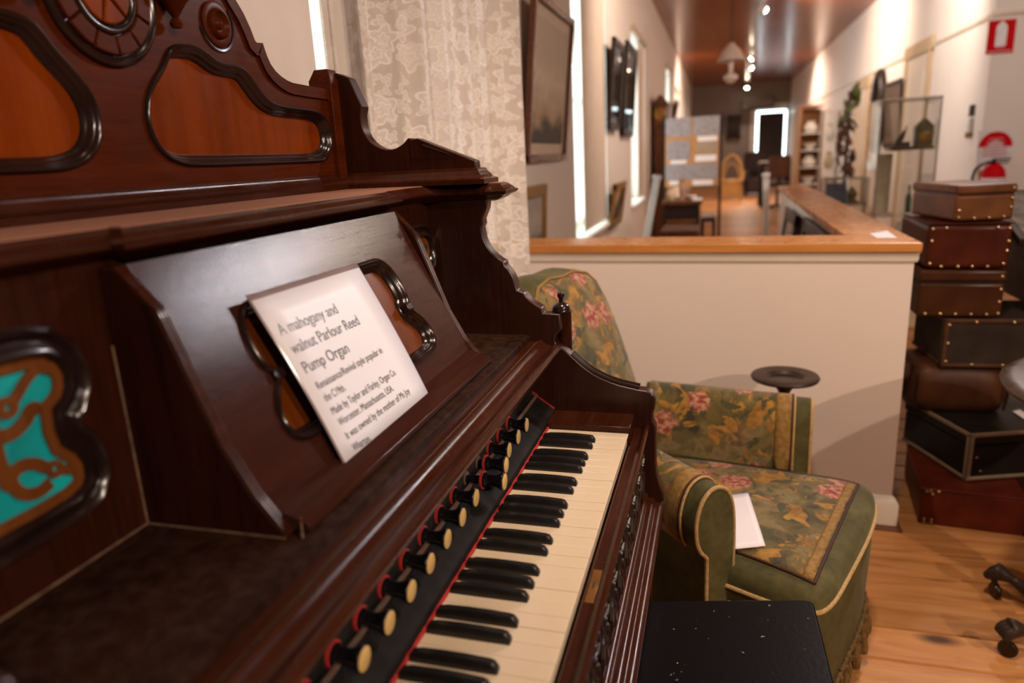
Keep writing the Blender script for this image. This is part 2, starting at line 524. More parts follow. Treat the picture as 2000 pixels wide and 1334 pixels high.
# half-height partition: front leg and return leg, skirting, under-rail bead and pine capping
FAx, FAy, FBx, FBy = -0.70, 1.205, 0.692, 1.118       # foot of the front face
ux, uy = FBx-FAx, FBy-FAy; ul = math.hypot(ux, uy); ux /= ul; uy /= ul; nx, ny = uy, -ux    # n points to the room
def wl(s, d):
    return (FAx + ux*s + nx*d, FAy + uy*s + ny*d)
mb = MB()
mb.prism([wl(0, 0), wl(ul, 0), (0.71, 4.38), (0.575, 4.38), (0.555, 1.262), wl(0, -0.13)], 'z', 0, 0.884)
tag(mb.build('wall_partition', M_HALF), kind='structure')
def rimline(d, z0, z1):
    return [wl(0, d), (FBx+d*0.9+0.0, FBy-d), (0.71+d, 4.38)], z0, z1
mb = MB()
prof = [(0.018, 0), (0.018, 0.086), (0.012, 0.098), (0.006, 0.107), (0, 0.11)]
rings = [[wl(0.0, a)+(z,) for a, z in prof], [(FBx+a, FBy-a, z) for a, z in prof], [(0.71+a, 4.38, z) for a, z in prof]]
def strip(rings):
    mb = MB(); n = len(rings[0]); b0 = 0
    for r in rings: mb.v += [tuple(p) for p in r]
    for k in range(len(rings)-1):
        for i in range(n-1):
            mb.f.append((k*n+i, k*n+i+1, (k+1)*n+i+1, (k+1)*n+i))
    return mb
tag(strip(rings).build('baseboard_partition', M_TRIM), kind='structure')
prof = [(0, 0.852), (0.006, 0.855), (0.009, 0.862), (0.009, 0.878), (0.012, 0.884), (0, 0.884)]
rings = [[wl(0.0, a)+(z,) for a, z in prof], [(FBx+a, FBy-a, z) for a, z in prof], [(0.71+a, 4.38, z) for a, z in prof]]
tag(strip(rings).build('trim_3', M_TRIM), kind='structure')
M_BROWN = plain('brown_quadrant', (0.16, 0.055, 0.022), 0.5)
prof = [(0.018, 0.014), (0.026, 0.012), (0.032, 0.006), (0.033, 0.0)]
rings = [[wl(0.0, a)+(z,) for a, z in prof], [(FBx+a, FBy-a, z) for a, z in prof], [(0.71+a, 4.38, z) for a, z in prof]]
tag(strip(rings).build('trim_4', M_BROWN), kind='structure')
rail = root('pine_rail', (0.0, 1.2, 0.884), label='varnished pine capping rail on top of the low cream partition', cat='rail')
MB().prism([(-0.70, 1.186), (0.705, 1.098), (0.57, 1.318), (-0.70, 1.398)], 'z', 0.884, 0.912).build('rail_board', M_PINE, rail, bevel=0.003)
MB().prism([(0.7055, 1.0985), (0.745, 4.40), (0.555, 4.40), (0.535, 1.3375), (0.5705, 1.3185)], 'z', 0.884, 0.912).build('rail_board', M_PINE_Y, rail, bevel=0.003)
M_PAPER = plain('white_paper', (0.82, 0.77, 0.78), 0.5, col2=(0.80, 0.75, 0.76))
q = [on(1698, 456, 'z', 0.9135), on(1733, 450, 'z', 0.9135), on(1752, 464, 'z', 0.9135), on(1712, 464, 'z', 0.9135)]
tag(MB().prism([(p.x, p.y) for p in q], 'z', 0.9123, 0.9132).build('paper_slip', M_PAPER), 'small white paper slip lying on the pine rail corner', 'paper')

# ================================================================ the reed organ
MAH = wood('dark_mahogany', (0.020, 0.0045, 0.002), (0.068, 0.0165, 0.006), 0.24, 'y', 34, 0.3, spec=0.22)
MAH_Z = wood('dark_mahogany_upright', (0.016, 0.004, 0.002), (0.050, 0.012, 0.005), 0.33, 'z', 34, 0.3, spec=0.14)
MAH_SIDE = wood('dark_mahogany_side', (0.016, 0.004, 0.002), (0.050, 0.012, 0.005), 0.34, 'z', 34, 0.3, spec=0.55)
MAH_CREST = wood('mahogany_crest', (0.040, 0.0065, 0.0012), (0.10, 0.0175, 0.003), 0.36, 'y', 40, 0.35, spec=0.06)
MAH_SHELF = wood('dusty_mahogany_shelf', (0.012, 0.004, 0.002), (0.032, 0.011, 0.005), 0.45, 'y', 30, 0.3, dust=0.13, spec=0.12)
MAH_TOP = wood('dust_covered_top', (0.30, 0.135, 0.085), (0.42, 0.205, 0.13), 0.75, 'y', 12, 0.3, dust=0.15, spec=0.1)
MAH_DESK = wood('polished_desk_board', (0.026, 0.008, 0.006), (0.060, 0.018, 0.011), 0.17, 'y', 30, 0.3, rvar=0.02, spec=0.12, pebble=0.25)
PANEL = wood('flame_mahogany_panel', (0.085, 0.011, 0.0008), (0.32, 0.058, 0.003), 0.30, 'z', 10, 0.15, spec=0.06)
PANEL_D = wood('flame_mahogany_desk_panel', (0.07, 0.013, 0.002), (0.25, 0.060, 0.008), 0.28, 'z', 12, 0.15, spec=0.14)
BLACKW = plain('ebonised_moulding', (0.022, 0.010, 0.0075), 0.22, col2=(0.013, 0.006, 0.005), nscale=30, coat=0.1)
JAMB = plain('worn_black_stop_jamb', (0.016, 0.012, 0.010), 0.75, col2=(0.006, 0.005, 0.005), nscale=40, bumpy=0.3, spec=0.15)
FRET = wood('fretwork_wood', (0.11, 0.030, 0.006), (0.21, 0.065, 0.013), 0.42, 'z', 20, 0.3)
CLOTH = plain('turquoise_silk', (0.0, 0.44, 0.46), 0.55, col2=(0.0, 0.27, 0.29), nscale=25, bumpy=0.15)
IVORY = plain('ivory_key', (0.74, 0.60, 0.43), 0.27, col2=(0.69, 0.54, 0.36), nscale=14, coat=0.1)
IVORY_Y = plain('yellowed_ivory_disc', (0.70, 0.47, 0.17), 0.35, col2=(0.60, 0.38, 0.12), nscale=60)
EBONY = plain('ebony_key', (0.012, 0.0105, 0.010), 0.33, col2=(0.006, 0.0055, 0.0055), nscale=40)
KNOBM = plain('black_stop_knob', (0.006, 0.0055, 0.006), 0.16, coat=0.3)
REDFELT = plain('red_felt', (0.46, 0.018, 0.012), 0.9, col2=(0.32, 0.012, 0.01), nscale=200, bumpy=0.3)
BRASS = plain('aged_brass', (0.42, 0.20, 0.05), 0.38, metal=0.75, col2=(0.26, 0.12, 0.03), nscale=50)
BEADLINE = plain('pale_worn_edge', (0.15, 0.09, 0.065), 0.4)

YA, YB = -0.93, 0.07            # inner faces of the two side panels
YM = -0.4425                    # middle of the crest
ORG = root('reed_organ', (-0.27, -0.43, 0), label='dark carved mahogany reed pump organ with ivory keys, stop knobs and high panelled crest', cat='organ')
def P(mb, name, mat, **k): return mb.build(name, mat, ORG, **k)

# --- side panels: scrolled profile seen at the far end
side = [(-0.255,1.135),(-0.258,1.118),(-0.267,1.099),(-0.266,1.09),(-0.27,1.085),(-0.2685,1.075),(-0.267,1.064),(-0.261,1.05),(-0.254,1.04),(-0.246,1.032),(-0.238,1.026),(-0.230,1.021),(-0.229,1.014),(-0.222,1.007),(-0.2165,0.998),(-0.213,0.99),(-0.211,0.981),(-0.208,0.968),(-0.196,0.965),(-0.191,0.957),(-0.185,0.95),(-0.174,0.942),(-0.162,0.936),(-0.161,0.926),(-0.13,0.925),(-0.128,0.895),(-0.139,0.884),(-0.141,0.876),(-0.138,0.868),(-0.132,0.863),(-0.124,0.859),(-0.111,0.847),(-0.095,0.832),(-0.083,0.822),(-0.07,0.813),(-0.055,0.805),(-0.038,0.798),(-0.022,0.793),(-0.007,0.79),(0.012,0.786),(0.024,0.785),(0.033,0.782),(0.039,0.777),(0.041,0.77),(0.040,0.752),(0.036,0.741),(0.036,0.728),(0.042,0.715),(0.042,0.646),(0.044,0.622),(0.049,0.603),(0.056,0.585),(0.058,0.57),(0.046,0.56),(0.036,0.55),(0.036,0.02),(0.045,0.015),(0.045,0.0),(-0.57,0.0),(-0.57,1.135)]
for y0, y1 in ((YB, YB+0.028), (YA-0.028, YA)):
    P(MB().prism(side, 'y', y0, y1), 'side_panel', MAH_SIDE, bevel=0.0025)
for y0 in (YB+0.006, YB+0.022, YA-0.006, YA-0.022):
    pth = [(a, y0, b_+0.002) for a, b_ in side[31:40]]
    P(MB().tube(pth, 0.0042, 6), 'cheek_bead', BLACKW)
for yf in (YB+0.036, YA-0.036):
    P(MB().lathe([(0.0145,0.80),(0.0145,0.925)], (-0.13, yf, 0), (0,0,1), 20), 'turned_post', MAH_Z)
    P(MB().lathe([(0.0165,0.925),(0.0175,0.928),(0.0165,0.931),(0.0165,0.933),(0.0145,0.937),(0.010,0.9405),(0.0045,0.943),(0.0042,0.949),(0.0065,0.9525),(0.0075,0.956),(0.0065,0.9595),(0.0,0.961)], (-0.132, yf-0.012 if yf > 0 else yf+0.012, 0), (0,0,1), 24), 'finial', BLACKW)

# --- back of the upper case, shelf and its stepped moulding
P(MB().box(-0.40, -0.372, YA, YB, 0.85, 1.135), 'back_panel', MAH_Z)
P(MB().box(-0.57, -0.55, YA, YB, 0.02, 1.15), 'rear_board', MAH_Z)
shelf = [(-0.372,0.885),(-0.193,0.885),(-0.189,0.883),(-0.188,0.879),(-0.189,0.873),(-0.1725,0.8715),(-0.1715,0.8745),(-0.168,0.8765),(-0.1645,0.8755),(-0.1625,0.872),(-0.159,0.8695),(-0.150,0.8665),(-0.1435,0.8665),(-0.1425,0.8685),(-0.1385,0.8695),(-0.1335,0.868),(-0.1305,0.864),(-0.130,0.859),(-0.1325,0.8545),(-0.137,0.852),(-0.146,0.852),(-0.148,0.848),(-0.20,0.848),(-0.372,0.86)]
i0 = 4
P(MB().prism(shelf[:5]+[(-0.20,0.872),(-0.20,0.86),(-0.372,0.86)], 'y', YA, YB), 'shelf', MAH_SHELF)
P(MB().prism([(-0.205,0.873)]+shelf[4:23]+[(-0.205,0.848)], 'y', YA, YB), 'shelf_moulding', MAH)

# --- music desk
DY0, DY1 = -0.655, -0.112
desk_side = [(-0.372,1.13),(-0.356,1.128),(-0.338,1.110),(-0.321,1.092),(-0.317,1.083),(-0.275,0.969),(-0.249,0.921),(-0.243,0.914),(-0.222,0.8862),(-0.372,0.8862)]
for y0, y1 in ((DY0-0.012, DY0), (DY1, DY1+0.012)):
    P(MB().prism(desk_side, 'y', y0, y1), 'desk_side', MAH_Z, bevel=0.0015)
    for yy in (y0+0.002, (y0+y1)/2, y1-0.002):
        P(MB().tube([(a+0.0008, yy, b_+0.0008) for a, b_ in desk_side[1:9]], 0.0021, 6), 'reeded_edge', MAH)
da = Vector((-0.346, 0, 1.118)); db = Vector((-0.240, 0, 0.905)); dt = (db-da).normalized(); dn = Vector((-dt.z, 0, dt.x))
def dk(y, z, lift=0.0):
    """point of the sloping desk face at length y and height z"""
    s = (z - da.z)/dt.z
    q = da + dt*s + dn*lift
    return Vector((q.x, y, q.z))
P(MB().prism([(-0.244,0.908),(-0.212,0.898),(-0.204,0.8945),(-0.2035,0.889),(-0.206,0.8862),(-0.25,0.8862)], 'y', DY0+0.0, DY1+0.0), 'desk_ledge', MAH_DESK, bevel=0.0012)
half = [(-0.395,1.0695),(-0.27,1.0695),(-0.250,1.0695),(-0.236,1.064),(-0.227,1.052),(-0.223,1.036),(-0.224,1.020),(-0.2275,1.0115),(-0.2335,1.0075),(-0.2325,0.996),(-0.228,0.989),(-0.217,0.980),(-0.209,0.967),(-0.209,0.954),(-0.217,0.944),(-0.232,0.940),(-0.26,0.9395),(-0.395,0.9395)]
sec = half[1:-1]
out = sec + [(-0.79-a, b_) for a, b_ in reversed(sec)]
rprof = [(0.0068,-0.0004),(0.0062,0.0034),(0.0036,0.0052),(0.0010,0.0040),(0.0,0.0012),(-0.0012,0.0002),(-0.0030,-0.0010),(-0.0040,-0.0045),(-0.0062,-0.0068),(-0.0085,-0.0088),(-0.0095,-0.0118)]
out = list(reversed(out))
cen_ = [(p.x, p.y) for p in chaikin([Vector(p) for p in out], 1)]
P(MB().holed([(DY0, 1.1305), (DY0, 0.905), (DY1, 0.905), (DY1, 1.1305)], [cen_], lambda a, b_, d: dk(a, b_, d), -0.014, 0.0), 'desk_board', MAH_DESK)
P(MB().layers([[dk(a, b_, -0.0135) for a, b_ in cen_], [dk(a, b_, -0.0112) for a, b_ in cen_]]), 'desk_panel', PANEL_D)
mprof = [(-0.0095,0),(-0.009,0.005),(-0.0065,0.008),(-0.0035,0.0065),(-0.0015,0.003),(0.0005,0.0035),(0.003,0.0075),(0.0065,0.0085),(0.009,0.0055),(0.0095,0)]
P(MB().sweep(rprof, [dk(a, b_) for a, b_ in cen_], dn), 'desk_moulding', BLACKW, angle=50)
for sgn, cy in ((1, -0.2333), (-1, -0.5567)):
    P(MB().obox(dk(cy, 1.0015, 0.0005), dn, Vector((0,1,0)), dt, 0.006, 0.0085, 0.006), 'moulding_block', BLACKW, bevel=0.002)

# --- fretwork panels backed with turquoise silk, either side of the desk
fh = [(0.0,0.074),(0.028,0.074),(0.048,0.073),(0.066,0.069),(0.080,0.058),(0.087,0.042),(0.085,0.026),(0.077,0.013),(0.070,0.009),(0.069,-0.001),(0.071,-0.011),(0.081,-0.022),(0.087,-0.038),(0.086,-0.054),(0.078,-0.066),(0.061,-0.072),(0.033,-0.074),(0.0,-0.074)]
def spiral(c, r0, r1, a0, turns, n=26):
    return [Vector((c[0]+(r0+(r1-r0)*i/n)*math.cos(a0+turns*2*PI*i/n), c[1]+(r0+(r1-r0)*i/n)*math.sin(a0+turns*2*PI*i/n))) for i in range(n+1)]
for cy in (-0.80, -0.022):
    cz = 1.012; X0 = -0.372
    o2 = [(a, b_) for a, b_ in fh] + [(-a, b_) for a, b_ in reversed(fh[1:-1])]
    o3 = [(cy+a, cz+b_) for a, b_ in o2]
    P(MB().prism(o3, 'x', X0+0.0004, X0+0.0014), 'silk_backing', CLOTH)
    pr2 = [(-0.0125,0),(-0.012,0.007),(-0.0085,0.0115),(-0.005,0.009),(-0.003,0.005),(0,0.006),(0.004,0.0115),(0.008,0.0125),(0.0115,0.008),(0.012,0)]
    P(MB().sweep(pr2, [(X0, a, b_) for a, b_ in o3], (1,0,0)), 'fret_moulding', BLACKW, angle=50)
    fr = MB()
    rib = lambda w: [(-w,0.0030),(-w,0.0054),(w,0.0054),(w,0.0030),(-w,0.0030)]
    inner = offset_poly(o3, -0.0150)
    fr.sweep(rib(0.0050), [(X0, a, b_) for a, b_ in inner], (1,0,0))
    step = [0]
    def curve(pts, w, smooth=2):
        step[0] += 1
        pts = chaikin([Vector((a, b_)) for a, b_ in pts], smooth, False)
        fr.sweep(rib(w*1.35), [(X0-0.00009*step[0], cy+p.x, cz+p.y) for p in pts], (1,0,0), closed=False)
    def blob(c, r, hole):
        step[0] += 1; lf = X0-0.00009*step[0]
        o_ = [(cy+c[0]+r*math.cos(2*PI*i/18), cz+c[1]+r*math.sin(2*PI*i/18)) for i in range(18)]
        h_ = [(cy+c[0]+hole*math.cos(2*PI*i/10), cz+c[1]+hole*math.sin(2*PI*i/10)) for i in range(10)]
        fr.holed(o_, [h_], lambda a, b_, d: Vector((d, a, b_)), lf+0.0030, lf+0.0053)
    for sx in (1, -1):
        # upper scroll with its eye, lower scroll with its eye, linking stems
        blob((sx*0.026, 0.029), 0.0085, 0.0028)
        curve([(sx*0.033, 0.033), (sx*0.046, 0.046), (sx*0.058, 0.052), (sx*0.066, 0.046)], 0.0030)
        curve([(sx*0.018, 0.031), (sx*0.010, 0.022), (sx*0.012, 0.010), (sx*0.026, 0.008), (sx*0.038, 0.014), (sx*0.044, 0.022), (sx*0.050, 0.020)], 0.0038)
        curve([(0, 0.044), (sx*0.008, 0.042), (sx*0.019, 0.036)], 0.0040)
        blob((sx*0.052, -0.033), 0.0075, 0.0026)
        curve([(sx*0.046, -0.030), (sx*0.036, -0.020), (sx*0.022, -0.018), (sx*0.014, -0.026), (sx*0.020, -0.040), (sx*0.034, -0.046), (sx*0.046, -0.042)], 0.0036)
        curve([(sx*0.058, -0.036), (sx*0.066, -0.040), (sx*0.072, -0.046)], 0.0030)
        curve([(sx*0.011, 0.012), (sx*0.010, -0.006), (sx*0.0125, -0.024)], 0.0042)
        blob((sx*0.0135, -0.027), 0.0065, 0.0008)
        blob((sx*0.0105, 0.012), 0.0060, 0.0008)
    P(fr, 'fretwork', FRET, angle=30)

# --- cornice
def endrect(f):
    return f
lip = [(-0.338,-0.667),(-0.338,-0.105),(-0.352,-0.105),(-0.352,0.010),(-0.349,0.026),(-0.341,0.037),(-0.328,0.044),(-0.30,0.046),(-0.213,0.046),(-0.213,0.128),(-0.575,0.128),
       (-0.575,-0.988),(-0.213,-0.988),(-0.213,-0.906),(-0.30,-0.906),(-0.328,-0.904),(-0.341,-0.897),(-0.349,-0.886),(-0.352,-0.870),(-0.352,-0.667)]
lay = [(-0.030,1.1308),(-0.023,1.133),(-0.016,1.1365),(-0.010,1.141),(-0.004,1.143),(0.0,1.1465),(0.0,1.149),(-0.005,1.151),(-0.007,1.154),(-0.012,1.158),(-0.016,1.1615)]
P(MB().layers([[(a, b_, z) for a, b_ in offset_poly(lip, d)] for d, z in lay]), 'cornice', MAH, angle=50)
tp = offset_poly(lip, -0.019)
P(MB().prism(tp, 'z', 1.1612, 1.1628), 'cornice_top', MAH_TOP)

# --- crest: base moulding, board, raised rim, panels, rosette, scrolls, corner wings
CX = -0.53; WY = 0.056
base = [(-0.565,-0.985),(-0.268,-0.985),(-0.268,-0.941),(CX,-0.941),(CX,WY),(-0.268,WY),(-0.268,0.10),(-0.565,0.10)]
lay = [(0.020,1.1626),(0.020,1.171),(0.0165,1.1725),(0.012,1.1745),(0.010,1.179),(0.006,1.183),(0.004,1.187),(0.004,1.1885),(0.0,1.190)]
P(MB().layers([[(a, b_, z) for a, b_ in offset_poly(base, d)] for d, z in lay]), 'crest_base_moulding', MAH, angle=50)
rs = [(-0.4425,1.56),(-0.36,1.553),(-0.285,1.525),(-0.235,1.48),(-0.205,1.443),(-0.188,1.425),(-0.176,1.406),(-0.169,1.391),(-0.165,1.3885),(-0.150,1.390),(-0.147,1.381),(-0.143,1.372),(-0.136,1.361),(-0.125,1.352),(-0.111,1.3455),(-0.096,1.341),(-0.08,1.3385),(-0.031,1.3375),(0.05,1.3365)]
sil = rs + [(2*YM-a, b_) for a, b_ in reversed(rs[1:])]
ins = offset_poly([(0.05,1.165)] + list(reversed(rs)) + [(2*YM-a, b_) for a, b_ in rs[1:]] + [(2*YM-0.05,1.165)], -0.0175)
n_ = len(rs)*2-1
outer = list(reversed(rs)) + [(2*YM-a, b_) for a, b_ in rs[1:]]
inner = ins[1:1+n_]
rim = MB()
for i in range(n_):
    for (a, b_), x in ((outer[i], CX-0.001), (outer[i], CX+0.0045), (inner[i], CX+0.0045), (inner[i], CX-0.001)):
        rim.v.append((x, a, b_))
for i in range(n_-1):
    for j in range(4):
        rim.f.append((i*4+j, i*4+(j+1) % 4, (i+1)*4+(j+1) % 4, (i+1)*4+j))
P(rim, 'crest_rim', MAH_CREST, angle=40)
pan = [(-0.352,1.347),(-0.342,1.357),(-0.322,1.361),(-0.297,1.361),(-0.28,1.356),(-0.264,1.348),(-0.244,1.345),(-0.211,1.345),(-0.197,1.339),(-0.184,1.326),(-0.166,1.310),(-0.146,1.300),(-0.119,1.2955),(-0.065,1.2945),(-0.015,1.293),(0.010,1.284),(0.020,1.268),(0.021,1.250),(0.013,1.233),(-0.008,1.221),(-0.04,1.219),(-0.193,1.219),(-0.33,1.219),(-0.357,1.221),(-0.381,1.229),(-0.397,1.246),(-0.403,1.269),(-0.397,1.295),(-0.380,1.316),(-0.362,1.333)]
pans = []
for mir in (False, True):
    q = [(2*YM-a, b_) for a, b_ in reversed(pan)] if mir else pan
    q = [(p.x, p.y) for p in chaikin([Vector(a) for a in q], 1)]
    ar_ = sum(q[i][0]*q[(i+1) % len(q)][1]-q[(i+1) % len(q)][0]*q[i][1] for i in range(len(q)))
    if ar_ < 0: q = list(reversed(q))
    pans.append(q)
    P(MB().prism(q, 'x', CX-0.016, CX-0.0125), 'crest_panel', PANEL)
    P(MB().sweep(rprof, [(CX, a, b_) for a, b_ in q], (1,0,0)), 'crest_moulding', BLACKW, angle=50)
P(MB().holed([(0.05,1.165)] + list(reversed(rs)) + [(2*YM-a, b_) for a, b_ in rs[1:]] + [(2*YM-0.05,1.165)], pans, lambda a, b_, d: Vector((d, a, b_)), CX-0.022, CX), 'crest_board', MAH_CREST)
RC = (CX, -0.4445, 1.407)
P(MB().lathe([(0.080,0),(0.0805,0.004),(0.078,0.007),(0.074,0.008),(0.071,0.0045),(0.068,0.0035)], RC, (1,0,0), 48), 'rosette_ring', BLACKW, angle=50)
for i in range(12):
    a0 = 2*PI*i/12 + 0.12; a1 = a0 + 2*PI/12 - 0.03
    seg = [(RC[1]+r*math.cos(a), RC[2]+r*math.sin(a)) for r, a in [(0.0675, a0+(a1-a0)*t/4) for t in range(5)] + [(0.047, a1-(a1-a0)*t/4) for t in range(5)]]
    P(MB().prism(seg, 'x', CX+0.002, CX+0.0085), 'rosette_segment', MAH_CREST, bevel=0.0015, seg=1)
P(MB().lathe([(0.046,0.0),(0.046,0.006),(0.044,0.009),(0.041,0.0095),(0.038,0.007),(0.036,0.004),(0.0,0.004)], RC, (1,0,0), 40), 'rosette_inner_ring', BLACKW, angle=50)
for i in range(6):
    a0 = 2*PI*i/6 + 0.3; a1 = a0 + 2*PI/6 - 0.06
    seg = [(RC[1]+r*math.cos(a), RC[2]+r*math.sin(a)) for r, a in [(0.0355, a0+(a1-a0)*t/4) for t in range(5)] + [(0.004, (a0+a1)/2)]]
    P(MB().prism(seg, 'x', CX+0.003, CX+0.0085), 'rosette_petal', PANEL, bevel=0.002, seg=2)
for s in (1, -1):
    cy = YM + s*(-0.249-YM); cz = 1.4015
    P(MB().lathe([(0.0295,0),(0.030,0.003),(0.027,0.0045),(0.020,0.004),(0.0195,0.0075),(0.0165,0.0105),(0.0135,0.0075),(0.0115,0.005),(0.0085,0.0045),(0.006,0.008),(0.0,0.0105)], (CX, cy, cz), (1,0,0), 32), 'scroll_boss', MAH_CREST, angle=50)
    sp = [Vector((CX, cy - s*(0.0325+0.004*t)*math.cos(0.2+3.6*t), cz - (0.0325+0.004*t)*math.sin(0.2+3.6*t)*1.0)) for t in [i/30 for i in range(31)]]
    P(MB().tube(sp, 0.0028, 6), 'scroll_line', BLACKW)
    py = YM + s*(-0.343-YM)
    P(MB().lathe([(0.0,-0.032),(0.006,-0.031),(0.008,-0.026),(0.0055,-0.021),(0.003,-0.0195),(0.004,-0.0185),(0.015,-0.002),(0.021,0.004),(0.022,0.012),(0.018,0.016),(0.018,0.05)], (CX+0.013, py, 1.413), (0,0,1), 20), 'turned_pendant', MAH_CREST)
    wy0, wy1 = (WY, WY+0.028) if s > 0 else (2*YM-WY-0.028, 2*YM-WY)
    wing = [(-0.55,1.17),(-0.55,1.362),(-0.522,1.366),(-0.498,1.356),(-0.477,1.306),(-0.4815,1.291),(-0.481,1.274),(-0.4785,1.263),(-0.474,1.253),(-0.467,1.244),(-0.458,1.237),(-0.447,1.2315),(-0.436,1.229),(-0.427,1.229),(-0.418,1.2305),(-0.409,1.2345),(-0.402,1.2385),(-0.3935,1.2465),(-0.389,1.2465),(-0.388,1.243),(-0.376,1.2455),(-0.334,1.228),(-0.292,1.211),(-0.2695,1.202),(-0.268,1.188),(-0.268,1.17)]
    P(MB().prism(wing, 'y', wy0, wy1), 'crest_wing', MAH_Z, bevel=0.0018)
    yi = wy0 if s > 0 else wy1
    P(MB().tube([(-0.365, yi-s*0.0004, 1.233), (-0.315, yi-s*0.0004, 1.2145)], [0.0022,0.0008], 6), 'incised_line', BLACKW)
    P(MB().tube([(-0.389, yi-s*0.0003, 1.246), (-0.389, yi-s*0.0003, 1.212), (-0.31, yi-s*0.0003, 1.2115)], 0.0009, 5), 'incised_line', BLACKW)
    yp = YM + s*(0.052-YM)
    P(MB().layers([[(CX-0.012+i*w, yp+j*w2, z) for i, j in ((-1,-1),(1,-1),(1,1),(-1,1))] for w, w2, z in ((0.022,0.022,1.18),(0.022,0.022,1.352),(0.0135,0.0135,1.372))]), 'crest_corner_post', MAH_CREST, bevel=0.0015)

# --- stop jamb, felt and knobs
P(MB().prism([(-0.1455,0.72),(-0.1455,0.7415),(-0.1475,0.7435),(-0.176,0.7635),(-0.1765,0.766),(-0.181,0.769),(-0.1875,0.769),(-0.1875,0.849),(-0.205,0.849),(-0.205,0.72)], 'y', YA, YB), 'stop_jamb', JAMB)
P(MB().tube([(-0.180, YA+0.002, 0.7675), (-0.180, YB-0.001, 0.7675)], 0.0035, 8), 'jamb_bead', BEADLINE)
P(MB().tube([(-0.1425+random.uniform(-0.0004,0.0004), -0.0005-0.008*i, 0.7325+random.uniform(-0.0005,0.0006)) for i in range(106)], 0.0023, 6), 'key_felt', REDFELT)
P(MB().prism([(-0.1455,0.7435),(-0.1475,0.7455),(-0.176,0.7655),(-0.181,0.772),(-0.1875,0.775),(-0.1875,0.768),(-0.181,0.767),(-0.1475,0.7415)], 'y', YB-0.0025, YB-0.0002), 'end_felt', REDFELT)
kp = [(0.0,0.0),(0.0045,0.0),(0.0045,0.0035),(0.0105,0.004),(0.0105,0.0065),(0.0085,0.009),(0.0078,0.0125),(0.0075,0.017),(0.008,0.021),(0.0095,0.0255),(0.0120,0.0295),(0.0128,0.0318),(0.0126,0.0334),(0.0116,0.0342),(0.0,0.0342)]
knob = MB().lathe(kp, (0,0,0), (1,0,0), 22).build('stop_knob', KNOBM, ORG, angle=45)
ring = MB().lathe([(0.0045,0.0012),(0.0128,0.0012),(0.0128,0.0042),(0.0045,0.0042)], (0,0,0), (1,0,0), 22).build('felt_ring', REDFELT, None)
disc = MB().lathe([(0.0113,0.0337),(0.0113,0.0346),(0.0108,0.0349),(0.0,0.0350)], (0,0,0), (1,0,0), 22).build('ivory_disc', IVORY_Y, None)
shaft = MB().lathe([(0.0055,0.0),(0.0055,-0.04)], (0,0,0), (1,0,0), 14)
pull = {3: 0.0105, 4: 0.0235}
first = True
for i in range(16):
    dx = pull.get(i, 0.0)
    yk = -0.098 - 0.0521*i
    if first: kn, rg, dc = knob, ring, disc; first = False
    else:
        kn = knob.copy(); COL.objects.link(kn); attach(kn, ORG)
        rg = ring.copy(); COL.objects.link(rg); dc = disc.copy(); COL.objects.link(dc)
    kn.location = (-0.1885+dx, yk, 0.775)
    rg.parent = kn; dc.parent = kn
    if dx:
        so = MB().lathe([(0.0058,0.001),(0.0058,-dx-0.002)], (0,0,0), (1,0,0), 14).build('knob_shaft', KNOBM, None); so.parent = kn
        rr = MB().lathe([(0.006,-dx+0.0005),(0.0105,-dx+0.0005),(0.0105,-dx+0.0025),(0.006,-dx+0.0025)], (0,0,0), (1,0,0), 20).build('knob_collar', BEADLINE, None); rr.parent = kn

# --- keys
NK = 36; PITCH = 0.0235; ZK = 0.73; h = PITCH/2 - 0.00035
nat = MB()
nat.prism([(-0.160,ZK-0.022),(-0.0015,ZK-0.022),(-0.0015,ZK-0.003),(0.001,ZK-0.003),(0.001,ZK-0.0006),(0.0002,ZK),(-0.160,ZK)], 'y', -h, h)
nat_o = nat.build('natural_key', IVORY, ORG, bevel=0.0006, seg=2)
for i in range(NK):
    o = nat_o if i == 0 else inst(nat_o, ORG)
    o.location = (0, -(i+0.5)*PITCH, random.uniform(-0.0004, 0.0004))
def sharp_mesh():
    rings = []
    for x, z, wt, wb in ((-0.1402,0.004,0.0046,0.0056),(-0.1385,0.0088,0.0046,0.0056),(-0.128,0.0112,0.0046,0.0056),(-0.105,0.0122,0.0045,0.0056),(-0.08,0.0122,0.0044,0.0056),(-0.058,0.0113,0.0042,0.0056),(-0.0535,0.0102,0.0040,0.0056),(-0.0500,0.0048,0.0045,0.0056),(-0.0490,-0.004,0.0052,0.0056)):
        rings.append([(x,-wb,-0.006),(x,-wb,min(0.001,z-0.001)),(x,-wt-0.0002,z-0.0012),(x,-wt+0.0010,z),(x,wt-0.0010,z),(x,wt+0.0002,z-0.0012),(x,wb,min(0.001,z-0.001)),(x,wb,-0.006)])
    return MB().layers(rings)
sh_o = sharp_mesh().build('sharp_key', EBONY, ORG, angle=40)
first = True
for kk in range(1, NK):
    m7 = kk % 7
    if m7 in (2, 3, 5, 6, 0):
        o = sh_o if first else inst(sh_o, ORG)
        first = False
        dy = {2: 0.0016, 3: -0.0016, 5: 0.002, 6: 0.0, 0: -0.002}[m7]
        o.location = (0, -kk*PITCH+dy, ZK)
for y0, y1 in ((0.0012, YB-0.0005), (YA+0.0005, -NK*PITCH-0.0012)):
    P(MB().box(-0.1455, 0.0035, y0, y1, 0.70, 0.7405), 'key_block', MAH, bevel=0.0012)

